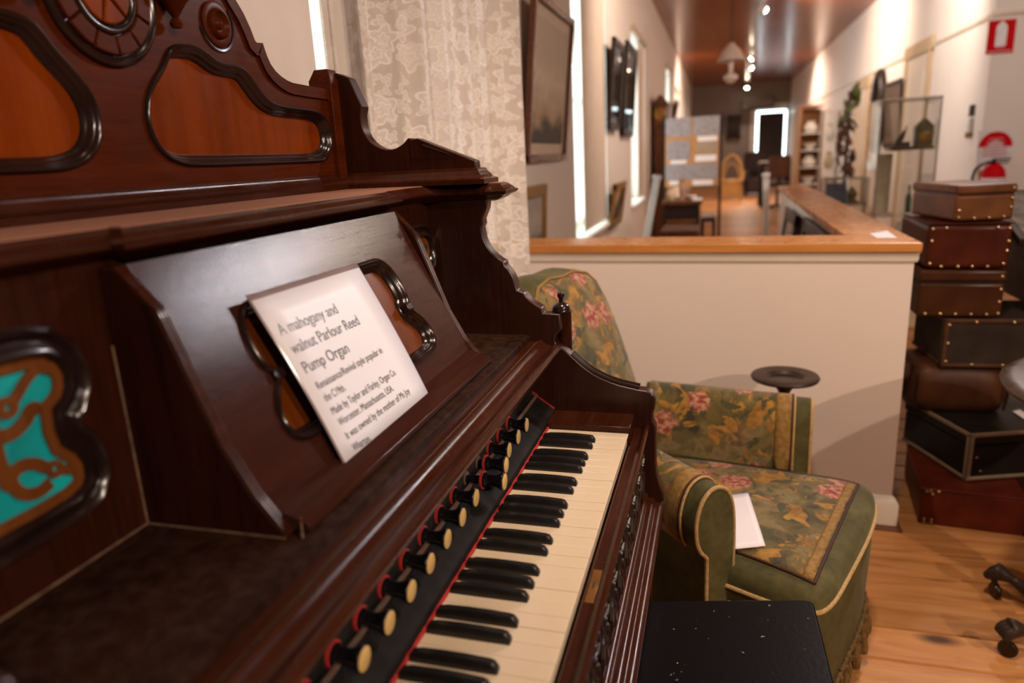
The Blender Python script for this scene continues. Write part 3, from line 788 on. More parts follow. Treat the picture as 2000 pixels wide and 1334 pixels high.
# --- key slip, carved frieze, reeded belt, knee board
slip = [(0.0025,0.690),(0.0025,0.7105),(0.0045,0.7125),(0.0175,0.7125),(0.019,0.7145),(0.0215,0.716),(0.0245,0.7195),(0.0285,0.7195),(0.0305,0.717),(0.0305,0.712),(0.028,0.709),(0.028,0.703),(0.0245,0.70),(0.018,0.698),(0.018,0.690)]
P(MB().prism(slip, 'y', YA, YB), 'key_slip', MAH, angle=40)
P(MB().box(0.006, 0.0165, -0.462, -0.396, 0.7123, 0.7133), 'lock_plate', BRASS, bevel=0.0003)
P(MB().box(0.0104, 0.0121, -0.436, -0.422, 0.7130, 0.71345), 'keyhole', EBONY)
P(MB().box(-0.02, 0.0165, YA, YB, 0.575, 0.698), 'frieze_board', MAH)
cm = MB()
cm.lathe([(0.0,0),(0.012,0),(0.0125,0.004),(0.009,0.006),(0.006,0.004),(0.004,0.0075),(0,0.009)], (0.0165,0,0.676), (1,0,0), 14)
cm.lathe([(0.0,0.0),(0.006,0.004),(0.008,0.014),(0.006,0.026),(0.004,0.03),(0.0065,0.034),(0.0065,0.04),(0.003,0.046),(0.0045,0.06),(0.006,0.068),(0,0.072)], (0.0185,0,0.591), (0,0,1), 10)
for s in (-1, 1):
    cm.tube([(0.0185,s*0.008,0.60),(0.0195,s*0.018,0.607),(0.020,s*0.023,0.622),(0.020,s*0.018,0.636),(0.0195,s*0.010,0.640),(0.0195,s*0.008,0.632)], [0.003,0.0045,0.005,0.0045,0.0035,0.002], 7)
    cm.tube([(0.0185,s*0.010,0.652),(0.0195,s*0.022,0.650),(0.0195,s*0.029,0.660),(0.0195,s*0.026,0.674),(0.0195,s*0.018,0.678)], [0.003,0.004,0.0045,0.004,0.002], 7)
CARV = plain('carved_ornament', (0.034, 0.017, 0.012), 0.33, col2=(0.014, 0.007, 0.005), nscale=60)
cmo = P(cm, 'carved_ornament', CARV)
for i in range(13):
    o = cmo if i == 0 else inst(cmo, ORG)
    o.location = (0, 0.028 - 0.0735*i, 0)
belt = [(-0.02,0.5775)]
def arc(cx, cz, r, a0, a1, n=7): return [(cx+r*math.cos(math.radians(a0+(a1-a0)*i/n)), cz+r*math.sin(math.radians(a0+(a1-a0)*i/n))) for i in range(n+1)]
belt += [(0.012,0.5775)] + arc(0.0215,0.5765,0.0075,130,-10) + arc(0.0345,0.568,0.0070,115,-5) + arc(0.0475,0.557,0.0095,110,-60) + arc(0.044,0.540,0.006,60,-90) + [(0.03,0.531),(-0.02,0.531)]
P(MB().prism(belt, 'y', YA, YB), 'reeded_belt', MAH, angle=60)
P(MB().box(-0.12, -0.10, YA, YB, 0.02, 0.531), 'knee_board', MAH_Z)
P(MB().box(-0.205, 0.0165, YA, YB, 0.531, 0.575), 'key_bed', MAH)
for yy in (-0.63, -0.30):
    P(MB().box(-0.10, -0.035, yy-0.11, yy+0.11, 0.02, 0.06), 'pump_pedal', MAH, bevel=0.004)

# --- pale dust gathered along the joints
DUST = plain('joint_dust', (0.20, 0.115, 0.07), 0.9, col2=(0.10, 0.05, 0.03), nscale=90)
for pth in ([(-0.3715, YA+0.002, 0.8855), (-0.3715, DY0-0.0125, 0.8855)], [(-0.3715, DY0-0.0125, 0.8855), (-0.222, DY0-0.0125, 0.8862)], [(-0.3715, DY0-0.0125, 0.886), (-0.3715, DY0-0.0125, 1.06)],
            [(CX+0.0005, WY-0.0005, 1.19), (CX+0.0005, WY-0.0005, 1.335)], [(-0.214, DY0+0.003, 0.8985), (-0.2055, DY0-0.01, 0.8868)], [(-0.1735, YA, 0.8722), (-0.1735, YB, 0.8722)]):
    P(MB().tube(pth, 0.0011, 5), 'dust_line', DUST)

# --- pieces set into a larger part belong to that part
OWNER = {'desk_panel': 'desk_board', 'desk_moulding': 'desk_board', 'moulding_block': 'desk_board', 'crest_panel': 'crest_board', 'crest_moulding': 'crest_board', 'crest_rim': 'crest_board', 'rosette_segment': 'rosette_ring', 'rosette_inner_ring': 'rosette_ring', 'rosette_petal': 'rosette_ring', 'silk_backing': 'back_panel', 'fretwork': 'back_panel', 'fret_moulding': 'back_panel', 'lock_plate': 'key_slip', 'keyhole': 'key_slip', 'carved_ornament': 'frieze_board', 'cornice_top': 'cornice'}
kids = [o for o in bpy.data.objects if o.parent is ORG]
byname = {o.name: o for o in kids}
for o in kids:
    own = OWNER.get(o.name.split('.')[0])
    if own:
        o.parent = byname[own]; o.matrix_parent_inverse = Matrix.Identity(4)

# ================================================================ laminated card on the music desk
ce = [dk(-0.5495, 1.0705, 0.013), dk(-0.324, 1.0685, 0.013), dk(-0.3185, 0.8935, 0.0085), dk(-0.5435, 0.8935, 0.0085)]
CARD = root('information_card', tuple(dk(-0.43, 0.90, 0.009)), label='white laminated card with printed text propped on the organ music desk', cat='card')
LAM = plain('laminated_sheet', (0.90, 0.89, 0.96), 0.42, col2=(0.89, 0.88, 0.95), nscale=4, spec=0.3)
CL = plain('clear_laminate_edge', (0.36, 0.27, 0.28), 0.15, spec=0.5)
INK = plain('black_ink', (0.03, 0.022, 0.026), 0.4)
TL, TR, BR, BL_ = ce
cu = (TR-TL).normalized(); cv = (BL_-TL); cv = (cv - cu*cv.dot(cu)).normalized(); cn = cu.cross(cv); cn = cn if cn.x > 0 else -cn
def cardpt(s, t, lift=0): return TL + (TR-TL)*s + (BL_-TL)*t + ((BR-TR)-(BL_-TL))*s*t + cn*lift
mb = MB()
def cf(i, j, l): return cardpt(i, j, l + 0.0035*math.sin(PI*j)*(1-0.3*i))
rings = [[cf(0,j/8,l) for j in range(9)] + [cf(1,1-j/8,l) for j in range(9)] for l in (0.0, 0.0006)]
mb.grid(lambda a, b_: cf(a, b_, 0.0006), 6, 8)
mb.build('sheet', LAM, CARD, thick=0.0006)
mb = MB(); e = 0.012
mb.grid(lambda a, b_: cf(-e+a*(1+2*e), -0.035+b_*1.05, 0.0), 6, 8)
mb.build('laminate_margin', CL, CARD, thick=0.0003)
LH = (BL_-TL).length; LW = (TR-TL).length
def text_mesh(name, txt, size, fit=None):
    c = bpy.data.curves.new(name, 'FONT'); c.body = txt; c.size = size
    o = bpy.data.objects.new(name, c); COL.objects.link(o)
    dg = bpy.context.evaluated_depsgraph_get()
    me = bpy.data.meshes.new_from_object(o.evaluated_get(dg))
    COL.objects.unlink(o); bpy.data.objects.remove(o)
    if fit:
        xs = [v.co.x for v in me.vertices]; w = max(xs)-min(xs); x0 = min(xs)
        for v in me.vertices: v.co.x = (v.co.x-x0)*fit/w
    me.name = name
    return me
def uv_of(px, py):
    """photo point -> fraction across and down the card"""
    d = r_*((px-1000)/FPX) + d_*((py-667)/FPX) + f_
    t = (TL-Vector(CAM_C)).dot(cn)/d.dot(cn); q = Vector(CAM_C)+d*t - TL
    return q.dot(cu)/LW, q.dot(cv)/LH
TXT = [('A mahogany and', (543,659), (657,614), 0.0190), ('walnut Parlour Reed', (566,697), (698,637), 0.0190), ('Pump Organ', (589,735), (676,692), 0.0190),
       ('Renaissance/Revival style popular in', (612,767), (741,694), 0.0125), ('the C19th.', (626,791), (667,768), 0.0125),
       ('Made by Taylor and Farley, Organ Co.', (641,817), (768,737), 0.0125), ('Worcester, Massachusetts, USA.', (655,839), (763,769), 0.0125),
       ('It was owned by the mother of Ms Joy', (670,865), (796,774), 0.0125), ('Wharton.', (684,889), (718,867), 0.0125)]
for txt, a, b_, size in TXT:
    s0, t0 = uv_of(*a); s1, t1 = uv_of(*b_)
    me = text_mesh('printed_line', txt, size, fit=(s1-s0)*LW)
    for v in me.vertices:
        s = s0 + v.co.x/LW; t = t0 + (t1-t0)*(v.co.x/((s1-s0)*LW)) - v.co.y/LH
        v.co = cf(s, t, 0.0013)
    me.materials.clear(); me.materials.append(INK)
    o = bpy.data.objects.new('printed_line', me); COL.objects.link(o); attach(o, CARD)

# ================================================================ tapestry armchair
def tapestry(name, seed, scale=1.0, ground=0.5, ax=(1,1,1)):
    """woven floral tapestry: golden scrolls and green leaves on olive, pink and crimson blooms"""
    m, nt, b = nodes_of(name)
    tc = nt.nodes.new('ShaderNodeTexCoord'); mp = nt.nodes.new('ShaderNodeMapping')
    mp.inputs['Location'].default_value = (seed, seed*0.7, seed*1.3); mp.inputs['Scale'].default_value = tuple(scale*a for a in ax)
    lk(nt, tc.outputs['Object'], mp.inputs['Vector']); v = mp.outputs[0]
    n1 = noise(nt, v, 11, 3, 0.55, 0.6)
    g = ramp(nt, n1.outputs['Fac'], [(0.36, (0.012, 0.013, 0.006)), (0.43, (0.075, 0.060, 0.012)), (0.52, (0.125, 0.092, 0.018)), (0.60, (0.215, 0.16, 0.06)), (0.72, (0.07, 0.056, 0.010))])
    n2 = noise(nt, v, 17, 2, 0.5, 1.6)
    go = ramp(nt, n2.outputs['Fac'], [(0.54, 0.0), (0.58, 1.0)])
    n2c = noise(nt, v, 40, 2)
    c = mixc(nt, go, g, ramp(nt, n2c.outputs['Fac'], [(0.35, (0.22, 0.085, 0.006)), (0.65, (0.45, 0.22, 0.02))]))
    n3 = noise(nt, v, 15, 3, 0.5, 1.2)
    lf = ramp(nt, n3.outputs['Fac'], [(0.58, 0.0), (0.61, 1.0)])
    c = mixc(nt, lf, c, (0.035, 0.040, 0.012))
    wv = nt.nodes.new('ShaderNodeTexVoronoi'); wv.inputs['Scale'].default_value = 10.5; wv.inputs['Randomness'].default_value = 1.0
    nd = noise(nt, v, 55, 3, 0.6); mv = nt.nodes.new('ShaderNodeMix'); mv.data_type = 'VECTOR'; mv.inputs[0].default_value = 0.035
    lk(nt, v, mv.inputs[4]); lk(nt, nd.outputs['Color'], mv.inputs[5]); lk(nt, mv.outputs[1], wv.inputs['Vector'])
    sep = nt.nodes.new('ShaderNodeSeparateColor'); lk(nt, wv.outputs['Color'], sep.inputs[0])
    pick = ramp(nt, sep.outputs[0], [(0.52, 0.0), (0.54, 1.0)])
    fl = ramp(nt, wv.outputs['Distance'], [(0.34, 1.0), (0.42, 0.0)])
    mulf = nt.nodes.new('ShaderNodeMath'); mulf.operation = 'MULTIPLY'; lk(nt, pick, mulf.inputs[0]); lk(nt, fl, mulf.inputs[1])
    n4 = noise(nt, v, 75, 3, 0.6)
    petal = ramp(nt, n4.outputs['Fac'], [(0.43, (0.26, 0.010, 0.012)), (0.50, (0.42, 0.12, 0.075)), (0.6, (0.56, 0.31, 0.20))])
    c = mixc(nt, mulf.outputs[0], c, petal)
    n5 = noise(nt, v, 230, 2)
    c = mixc(nt, 0.2, c, ramp(nt, n5.outputs['Fac'], [(0.3, (0.04, 0.025, 0.008)), (0.7, (0.28, 0.18, 0.07))]))
    lk(nt, c, b.inputs['Base Color'])
    b.inputs['Roughness'].default_value = 0.9; b.inputs['Sheen Weight'].default_value = 0.15
    bump(nt, b, n5.outputs['Fac'], 0.5, 0.0015)
    return m
TAP_BACK = tapestry('tapestry_back', 2.3)
TAP_SEAT = tapestry('tapestry_seat', 5.1)
TAP_ARM = tapestry('tapestry_arm', 7.7)
def velvet():
    m, nt, b = nodes_of('olive_velvet')
    v = coords(nt)
    n = noise(nt, v, 9, 4, 0.6, 0.3); n2 = noise(nt, v, 60, 3)
    c = ramp(nt, n.outputs['Fac'], [(0.3, (0.030, 0.026, 0.003)), (0.5, (0.066, 0.056, 0.007)), (0.72, (0.125, 0.103, 0.030))])
    c = mixc(nt, 0.25, c, ramp(nt, n2.outputs['Fac'], [(0.3, (0.05, 0.042, 0.010)), (0.7, (0.15, 0.125, 0.045))]))
    lk(nt, c, b.inputs['Base Color']); b.inputs['Roughness'].default_value = 0.85
    b.inputs['Sheen Weight'].default_value = 0.15; b.inputs['Sheen Roughness'].default_value = 0.4; b.inputs['Sheen Tint'].default_value = (0.7, 0.62, 0.35, 1)
    bump(nt, b, n2.outputs['Fac'], 0.25, 0.002)
    return m
VELVET = velvet()
CORD = plain('gold_cord', (0.55, 0.36, 0.15), 0.75, col2=(0.36, 0.21, 0.07), nscale=160, bumpy=0.5)
BRAID = plain('dark_braid', (0.06, 0.018, 0.006), 0.8, nscale=100)
GOLDBR = plain('gold_woven_border', (0.34, 0.19, 0.05), 0.85, col2=(0.20, 0.10, 0.02), nscale=90, bumpy=0.4)
FRINGE = plain('tassel_yarn', (0.22, 0.115, 0.022), 0.9, col2=(0.08, 0.04, 0.008), nscale=120, bumpy=0.6)
TH = math.radians(-19); CO = Vector((0.2, 0.42, 0))
CH = root('armchair', tuple(CO), TH, label='low olive velvet armchair with floral tapestry panels, gold piping and tassel fringe', cat='armchair', local=True)
def cw(u, v, z): return Matrix.Rotation(TH, 4, 'Z') @ Vector((u, v, z)) + CO

seat_ol = chaikin([(0.262,-0.10),(0.252,-0.245),(0.215,-0.275),(0.10,-0.268),(-0.29,-0.20),(-0.31,0.0),(-0.29,0.20),(0.10,0.268),(0.215,0.285),(0.262,0.25),(0.272,0.10)], 3)
sc = Vector((0.0, 0.0))
def ringz(s, z, add=0): return [(sc.x+(p.x-sc.x)*s, sc.y+(p.y-sc.y)*s, z) for p in seat_ol]
MB().layers([ringz(0.965,0.105), ringz(0.975,0.12), ringz(0.99,0.24), ringz(0.995,0.33), ringz(1.0,0.352)]).build('seat_base', VELVET, CH, angle=60)
st = MB()
st.layers([ringz(1.0,0.352), ringz(0.997,0.366), ringz(0.985,0.378), ringz(0.96,0.387), ringz(0.92,0.394), ringz(0.8,0.401), ringz(0.6,0.405), ringz(0.3,0.407), ringz(0.05,0.4075)])
seat_o = st.build('seat_cushion', VELVET, CH, angle=60)
bv = BVHTree.FromPolygons([Vector(p) for p in st.v], st.f)
def drop(u, v, lift):
    h_ = bv.ray_cast(Vector((u, v, 1)), Vector((0,0,-1)))[0]
    return Vector((u, v, (h_.z if h_ else 0.38)+lift))
MB().tube([Vector((p[0]*1.004, p[1]*1.004, 0.352)) for p in ringz(1.0, 0.352)], 0.0048, 8, True).build('seat_piping', CORD, CH)
tq = [(0.222,-0.235),(0.220,0.232),(-0.28,0.16),(-0.28,-0.16)]
def tsq(a, b_, grow=0.0):
    p0 = Vector(tq[0]).lerp(Vector(tq[1]), b_); p1 = Vector(tq[3]).lerp(Vector(tq[2]), b_)
    return p0.lerp(p1, a)
MB().grid(lambda a, b_: drop(*tsq(a, b_), 0.0022), 24, 24).build('seat_tapestry', TAP_SEAT, CH, thick=0.003)
edge = [tsq(0, t/20) for t in range(21)]
MB().tube([drop(p.x, p.y, 0.003) for p in edge], 0.0035, 6).build('tapestry_braid', BRAID, CH)
MB().grid(lambda a, b_: drop(*(tsq(0.012+a*0.035, 0.01+b_*0.98)), 0.0042), 3, 24).build('tapestry_border', GOLDBR, CH, thick=0.001)
for bb in (0.0, 1.0):
    MB().tube([drop(*tsq(t/16*0.6, bb), 0.003) for t in range(17)], 0.003, 6).build('tapestry_braid', BRAID, CH)

# back: a leaning rounded panel
BK = 0.36
def bu(z): return -0.275 - (z-0.4)*BK
bo = [(0.165,0.36),(0.178,0.56),(0.180,0.66),(0.178,0.76),(0.170,0.83),(0.152,0.878),(0.118,0.907),(0.06,0.919),(0.0,0.915)]
bout = [Vector(a) for a in bo] + [Vector((-a, b_)) for a, b_ in reversed(bo[:-1])]
bcz = 0.62
def bring(s, off):
    return [(bu(bcz+(p.y-bcz)*s) + off, p.x*s, bcz+(p.y-bcz)*s) for p in bout]
MB().layers([bring(0.80,-0.105), bring(0.93,-0.10), bring(0.985,-0.085), bring(1.0,-0.06), bring(1.0,-0.03), bring(0.99,-0.008), bring(0.972,0.0)]).build('back_shell', VELVET, CH, angle=60)
MB().layers([bring(0.972,-0.002), bring(0.955,0.008), bring(0.92,0.015), bring(0.8,0.024), bring(0.5,0.03), bring(0.1,0.032)]).build('back_tapestry', TAP_BACK, CH, angle=60)
MB().tube([Vector(p) for p in bring(0.978,0.002)], 0.004, 6).build('back_piping', GOLDBR, CH)

# arms: mushroom section carried from the front scroll back to the back panel
sec_arm = [(0.0,0.34),(-0.002,0.44),(0.0,0.50),(0.006,0.535),(0.018,0.560),(0.036,0.574),(0.056,0.577),(0.076,0.568),(0.090,0.549),(0.099,0.523),(0.101,0.494),(0.097,0.468),(0.087,0.447),(0.077,0.438),(0.071,0.430),(0.070,0.34),(0.068,0.12),(0.0,0.12)]
LA = 0.42
for s in (1, -1):
    A = Vector((0.105, 0.250)) if s > 0 else Vector((0.072, -0.245)); phi = math.radians(14 if s > 0 else 26)
    db_ = Vector((-math.cos(phi), -s*math.sin(phi))); do = Vector((-math.sin(phi)*1.0, s*math.cos(phi)))
    def ap(w, z, t, g=0.0):
        q = A + db_*t + do*w
        return Vector((q.x, q.y, z + 0.015*t/LA))
    smp = chaikin([Vector(p) for p in sec_arm[:15]], 1, False) + [Vector(p) for p in sec_arm[15:]]
    cen = Vector((0.045, 0.46))
    def arm_ring(t, shrink):
        return [ap(p.x+(cen.x-p.x)*shrink, p.y+(cen.y-p.y)*shrink*0.6, t) for p in smp]
    MB().layers([arm_ring(0.0,0.13), arm_ring(0.0015,0.06), arm_ring(0.006,0.01), arm_ring(0.010,0.0), arm_ring(LA*0.5,0.0), arm_ring(LA,0.0)]).build('arm', VELVET, CH, angle=50)
    MB().tube([Vector(p) for p in arm_ring(0.003, 0.015)], 0.0042, 7, True).build('arm_piping', CORD, CH)
    # woven cover on the inside and over the roll
    cov = smp[0:26]
    def cover(a, b_, lift, t0, t1):
        i = b_*(len(cov)-1); k_ = min(int(i), len(cov)-2); p = cov[k_].lerp(cov[k_+1], i-k_)
        q = p + (p-cen).normalized()*lift
        return ap(q.x, max(q.y, 0.398), t0+(t1-t0)*a)
    MB().grid(lambda a, b_: cover(a, b_, 0.0035, 0.046, LA-0.01), 18, 30).build('arm_tapestry', TAP_ARM, CH, angle=60, thick=0.002)
    MB().grid(lambda a, b_: cover(a, b_, 0.0052, 0.050, 0.088), 3, 30).build('arm_border', GOLDBR, CH, angle=60, thick=0.001)
    MB().tube([cover(0, i/30, 0.004, 0.043, 0.044) for i in range(31)], 0.003, 6).build('arm_cord', CORD, CH)
    MB().tube([cover(0, i/30, 0.0035, 0.0485, 0.049) for i in range(31)], 0.0032, 6).build('arm_braid', BRAID, CH)

# fringe: a row of tassels under the front and sides
tas = MB().lathe([(0.0,-0.063),(0.0105,-0.062),(0.013,-0.05),(0.012,-0.03),(0.0065,-0.016),(0.009,-0.010),(0.0085,-0.003),(0.003,0.002),(0.003,0.012)], (0,0,0), (0,0,1), 9)
tas_o = tas.build('tassel', FRINGE, CH)
first = True
pl = [Vector((p[0], p[1])) for p in ringz(0.985, 0)]
per = [0.0]
for i in range(len(pl)): per.append(per[-1] + (pl[(i+1) % len(pl)]-pl[i]).length)
d = 0.0
while d < per[-1]:
    i = max(j for j in range(len(pl)) if per[j] <= d)
    p = pl[i].lerp(pl[(i+1) % len(pl)], (d-per[i])/(per[i+1]-per[i]))
    if p.x > -0.05:
        o = tas_o if first else inst(tas_o, CH)
        first = False
        o.location = (p.x, p.y, 0.103); o.rotation_euler = (random.uniform(-0.15,0.15), random.uniform(-0.15,0.15), random.uniform(0,6))
        k_ = random.uniform(0.9, 1.15); o.scale = (k_, k_, k_*random.uniform(1.05,1.25))
    d += 0.040
MB().tube([Vector((p.x*1.0, p.y*1.0, 0.110)) for p in pl], 0.0055, 7, True).build('fringe_heading', FRINGE, CH)
WOODLEG = plain('dark_chair_foot', (0.02, 0.008, 0.004), 0.3)
for u, v in ((0.17,0.2),(0.17,-0.2),(-0.24,0.14),(-0.24,-0.14)):
    MB().lathe([(0.018,0),(0.022,0.01),(0.016,0.03),(0.026,0.11)], (u, v, 0), (0,0,1), 14).build('foot', WOODLEG, CH)

# sheet of paper on the seat
pq = [on(1405,972,'z',0.41), on(1461,966,'z',0.41), on(1495,1068,'z',0.41), on(1432,1076,'z',0.41)]
pm = MB()
inv = (Matrix.Translation(CO) @ Matrix.Rotation(TH, 4, 'Z')).inverted()
def seatpaper(a, b_):
    p = pq[0].lerp(pq[1], a).lerp(pq[3].lerp(pq[2], a), b_)
    q = inv @ p; z = drop(q.x, q.y, 0.0055).z
    return Vector((p.x, p.y, max(z, 0.4125) + 0.002*math.sin(2.4*b_+a)))
pm.grid(seatpaper, 6, 10)
tag(pm.build('paper_sheet', M_PAPER, None, thick=0.0006), 'blank white sheet of paper lying on the tapestry seat', 'paper')

# ================================================================ black stool in front of the organ
BLK = plain('worn_black_paint', (0.0065, 0.0055, 0.006), 0.22, col2=(0.004, 0.0035, 0.004), nscale=10, coat=0.2)
def stool_paint():
    m, nt, b = nodes_of('chipped_black_varnish')
    v = coords(nt)
    n = noise(nt, v, 95, 2, 0.6); ch = ramp(nt, n.outputs['Fac'], [(0.742, 0.0), (0.755, 1.0)])
    lk(nt, mixc(nt, ch, (0.0055, 0.0045, 0.005), (0.30, 0.24, 0.19)), b.inputs['Base Color'])
    n2 = noise(nt, v, 130, 4); b.inputs['Roughness'].default_value = 0.3; b.inputs['Specular IOR Level'].default_value = 0.1
    bump(nt, b, n2.outputs['Fac'], 0.2, 0.001)
    return m
STP = stool_paint()
ST = root('stool', (0.14, -0.3, 0), label='black varnished wooden stool with chipped flat top at the organ', cat='stool')
topq = chaikin([(-0.05,-0.162),(0.28,-0.087),(0.301,-0.086),(0.303,-0.11),(0.312,-0.50),(0.30,-0.53),(-0.05,-0.53)], 1)
MB().prism([(p.x, p.y) for p in topq], 'z', 0.474, 0.50).build('stool_top', STP, ST, bevel=0.006, seg=3)
MB().prism([(-0.02,-0.185),(0.275,-0.12),(0.28,-0.49),(-0.02,-0.49)], 'z', 0.40, 0.474).build('apron', BLK, ST)
for x, y in ((0.0,-0.20),(0.262,-0.145),(0.267,-0.475),(0.0,-0.475)):
    MB().layers([[(x+i*w, y+j*w, z) for i, j in ((-1,-1),(1,-1),(1,1),(-1,1))] for w, z in ((0.014,0),(0.02,0.40))]).build('leg', BLK, ST, bevel=0.003)

# ================================================================ turned wooden smoker's stand behind the chair arm
STD = wood('dark_turned_wood', (0.022, 0.011, 0.008), (0.075, 0.040, 0.028), 0.4, 'x', 25, 0.3)
t = root('smokers_stand', (0.338, 0.915, 0), label='dark turned wooden stand with a hollowed round dish behind the armchair', cat='stand', local=True)
MB().lathe([(0.0,0.545),(0.038,0.546),(0.044,0.549),(0.048,0.556),(0.052,0.560),(0.084,0.563),(0.091,0.561),(0.094,0.556),(0.091,0.550),(0.07,0.545),(0.03,0.535),(0.0,0.533)], (0,0,0), (0,0,1), 40).build('dish', STD, t)
MB().lathe([(0.0,0.545),(0.037,0.5462),(0.043,0.5492),(0.0435,0.5497),(0.030,0.5475),(0.0,0.5468)], (0,0,0), (0,0,1), 30).build('dish_liner', BLK, t)
MB().lathe([(0.03,0.535),(0.016,0.51),(0.012,0.48),(0.018,0.44),(0.012,0.40),(0.016,0.30),(0.024,0.2),(0.014,0.12),(0.022,0.07),(0.02,0.04)], (0,0,0), (0,0,1), 20).build('turned_column', STD, t)
MB().lathe([(0.022,0.045),(0.05,0.04),(0.09,0.028),(0.105,0.018),(0.105,0.0),(0.0,0.0)], (0,0,0), (0,0,1), 32).build('base', STD, t)

# ================================================================ lace curtain
def lace():
    """net ground worked with flower and leaf outlines"""
    m, nt, b = nodes_of('lace')
    tc = nt.nodes.new('ShaderNodeTexCoord'); v0 = tc.outputs['UV']
    def mth(op, a, b_=None, c=None):
        n = nt.nodes.new('ShaderNodeMath'); n.operation = op
        for i, q in enumerate((a, b_, c)):
            if q is None: continue
            if isinstance(q, (int, float)): n.inputs[i].default_value = q
            else: lk(nt, q, n.inputs[i])
        return n.outputs[0]
    nd = noise(nt, v0, 14, 3, 0.6)
    wob = nt.nodes.new('ShaderNodeMix'); wob.data_type = 'VECTOR'; wob.inputs[0].default_value = 0.03
    lk(nt, v0, wob.inputs[4]); lk(nt, nd.outputs['Color'], wob.inputs[5]); v = wob.outputs[1]
    def motif(scale, lobes, rad, depth, width):
        vo = nt.nodes.new('ShaderNodeTexVoronoi'); vo.voronoi_dimensions = '2D'; vo.inputs['Scale'].default_value = scale; vo.inputs['Randomness'].default_value = 0.75
        lk(nt, v, vo.inputs['Vector'])
        sub = nt.nodes.new('ShaderNodeVectorMath'); sub.operation = 'SUBTRACT'; lk(nt, v, sub.inputs[0]); lk(nt, vo.outputs['Position'], sub.inputs[1])
        sp = nt.nodes.new('ShaderNodeSeparateXYZ'); lk(nt, sub.outputs[0], sp.inputs[0])
        ang = mth('ARCTAN2', sp.outputs[1], sp.outputs[0])
        r = mth('MULTIPLY', mth('SQRT', mth('ADD', mth('MULTIPLY', sp.outputs[0], sp.outputs[0]), mth('MULTIPLY', sp.outputs[1], sp.outputs[1]))), scale)
        sc_ = nt.nodes.new('ShaderNodeSeparateColor'); lk(nt, vo.outputs['Color'], sc_.inputs[0])
        pet = mth('MULTIPLY_ADD', mth('COSINE', mth('MULTIPLY_ADD', ang, float(lobes), mth('MULTIPLY', sc_.outputs[0], 6.28))), depth, rad)
        o1 = mth('SUBTRACT', 1.0, mth('DIVIDE', mth('ABSOLUTE', mth('SUBTRACT', r, pet)), width))
        o2 = mth('SUBTRACT', 1.0, mth('DIVIDE', mth('ABSOLUTE', mth('SUBTRACT', r, mth('MULTIPLY', pet, 0.45))), width*0.8))
        fill = mth('MULTIPLY', mth('LESS_THAN', r, pet), 0.35)
        return mth('MAXIMUM', mth('MAXIMUM', o1, o2), fill)
    f = mth('MAXIMUM', motif(13.0, 5, 0.33, 0.08, 0.075), mth('MULTIPLY', motif(27.0, 3, 0.27, 0.09, 0.10), 0.8))
    f = mth('MINIMUM', mth('MAXIMUM', f, 0.0), 1.0)
    nf = noise(nt, v0, 300, 2, 0.6)
    big = noise(nt, v0, 2.2, 2, 0.5)
    f = mth('MULTIPLY', f, ramp(nt, big.outputs['Fac'], [(0.36, 0.35), (0.5, 1.0)]))
    t_ = mth('MINIMUM', mth('MULTIPLY_ADD', nf.outputs['Fac'], 0.45, f), 1.0)
    al = nt.nodes.new('ShaderNodeMapRange'); al.inputs[3].default_value = 0.58; al.inputs[4].default_value = 0.95
    lk(nt, t_, al.inputs[0]); lk(nt, al.outputs[0], b.inputs['Alpha'])
    lk(nt, mixc(nt, f, (0.76, 0.66, 0.58), (0.93, 0.89, 0.83)), b.inputs['Base Color'])
    b.inputs['Roughness'].default_value = 0.9; b.inputs['Specular IOR Level'].default_value = 0.1
    bump(nt, b, f, 0.5, 0.002)
    return m
LACE = lace()
c0 = Vector((-0.655, 0.40)); c1 = Vector((-0.452, 1.125))
CUR = root('lace_curtain', (-0.55, 0.76, 0.35), label='cream floral lace curtain hanging behind the organ', cat='curtain')
nu, nv = 220, 40
ZT, ZB = 2.72, 0.36
cd = (c1-c0); cl_ = cd.length; cd /= cl_; cnn = Vector((cd.y, -cd.x))
def curt(a, b_):
    s = a*cl_; z = ZT + (ZB-ZT)*b_
    ph = s*58 + 1.3*math.sin(s*7+0.4) + 0.25*math.sin(z*2.2)
    amp = 0.017 + 0.010*math.sin(s*9+1.0)
    off = amp*math.sin(ph) + 0.006*math.sin(ph*2.3+z)
    p = c0 + cd*(s + 0.006*math.cos(ph)) + cnn*off
    return Vector((p.x, p.y, z))
cm_ = MB().grid(curt, nu, nv)
co = cm_.build('curtain_cloth', LACE, CUR, angle=180)
uv = co.data.uv_layers.new(name='UVMap')
vv = [(i/nu*cl_*1.25, (ZT+(ZB-ZT)*j/nv)) for i in range(nu+1) for j in range(nv+1)]
for lp in co.data.loops: uv.data[lp.index].uv = vv[lp.vertex_index]
MB().tube([(-0.675, 0.34, 2.73), (-0.44, 1.17, 2.73)], 0.012, 12).build('curtain_rod', M_WHITE, CUR)
MB().box(-0.70, -0.66, 0.33, 0.36, 2.70, 2.76).box(-0.70, -0.42, 1.16, 1.18, 2.70, 2.76).build('rod_bracket', M_WHITE, CUR)

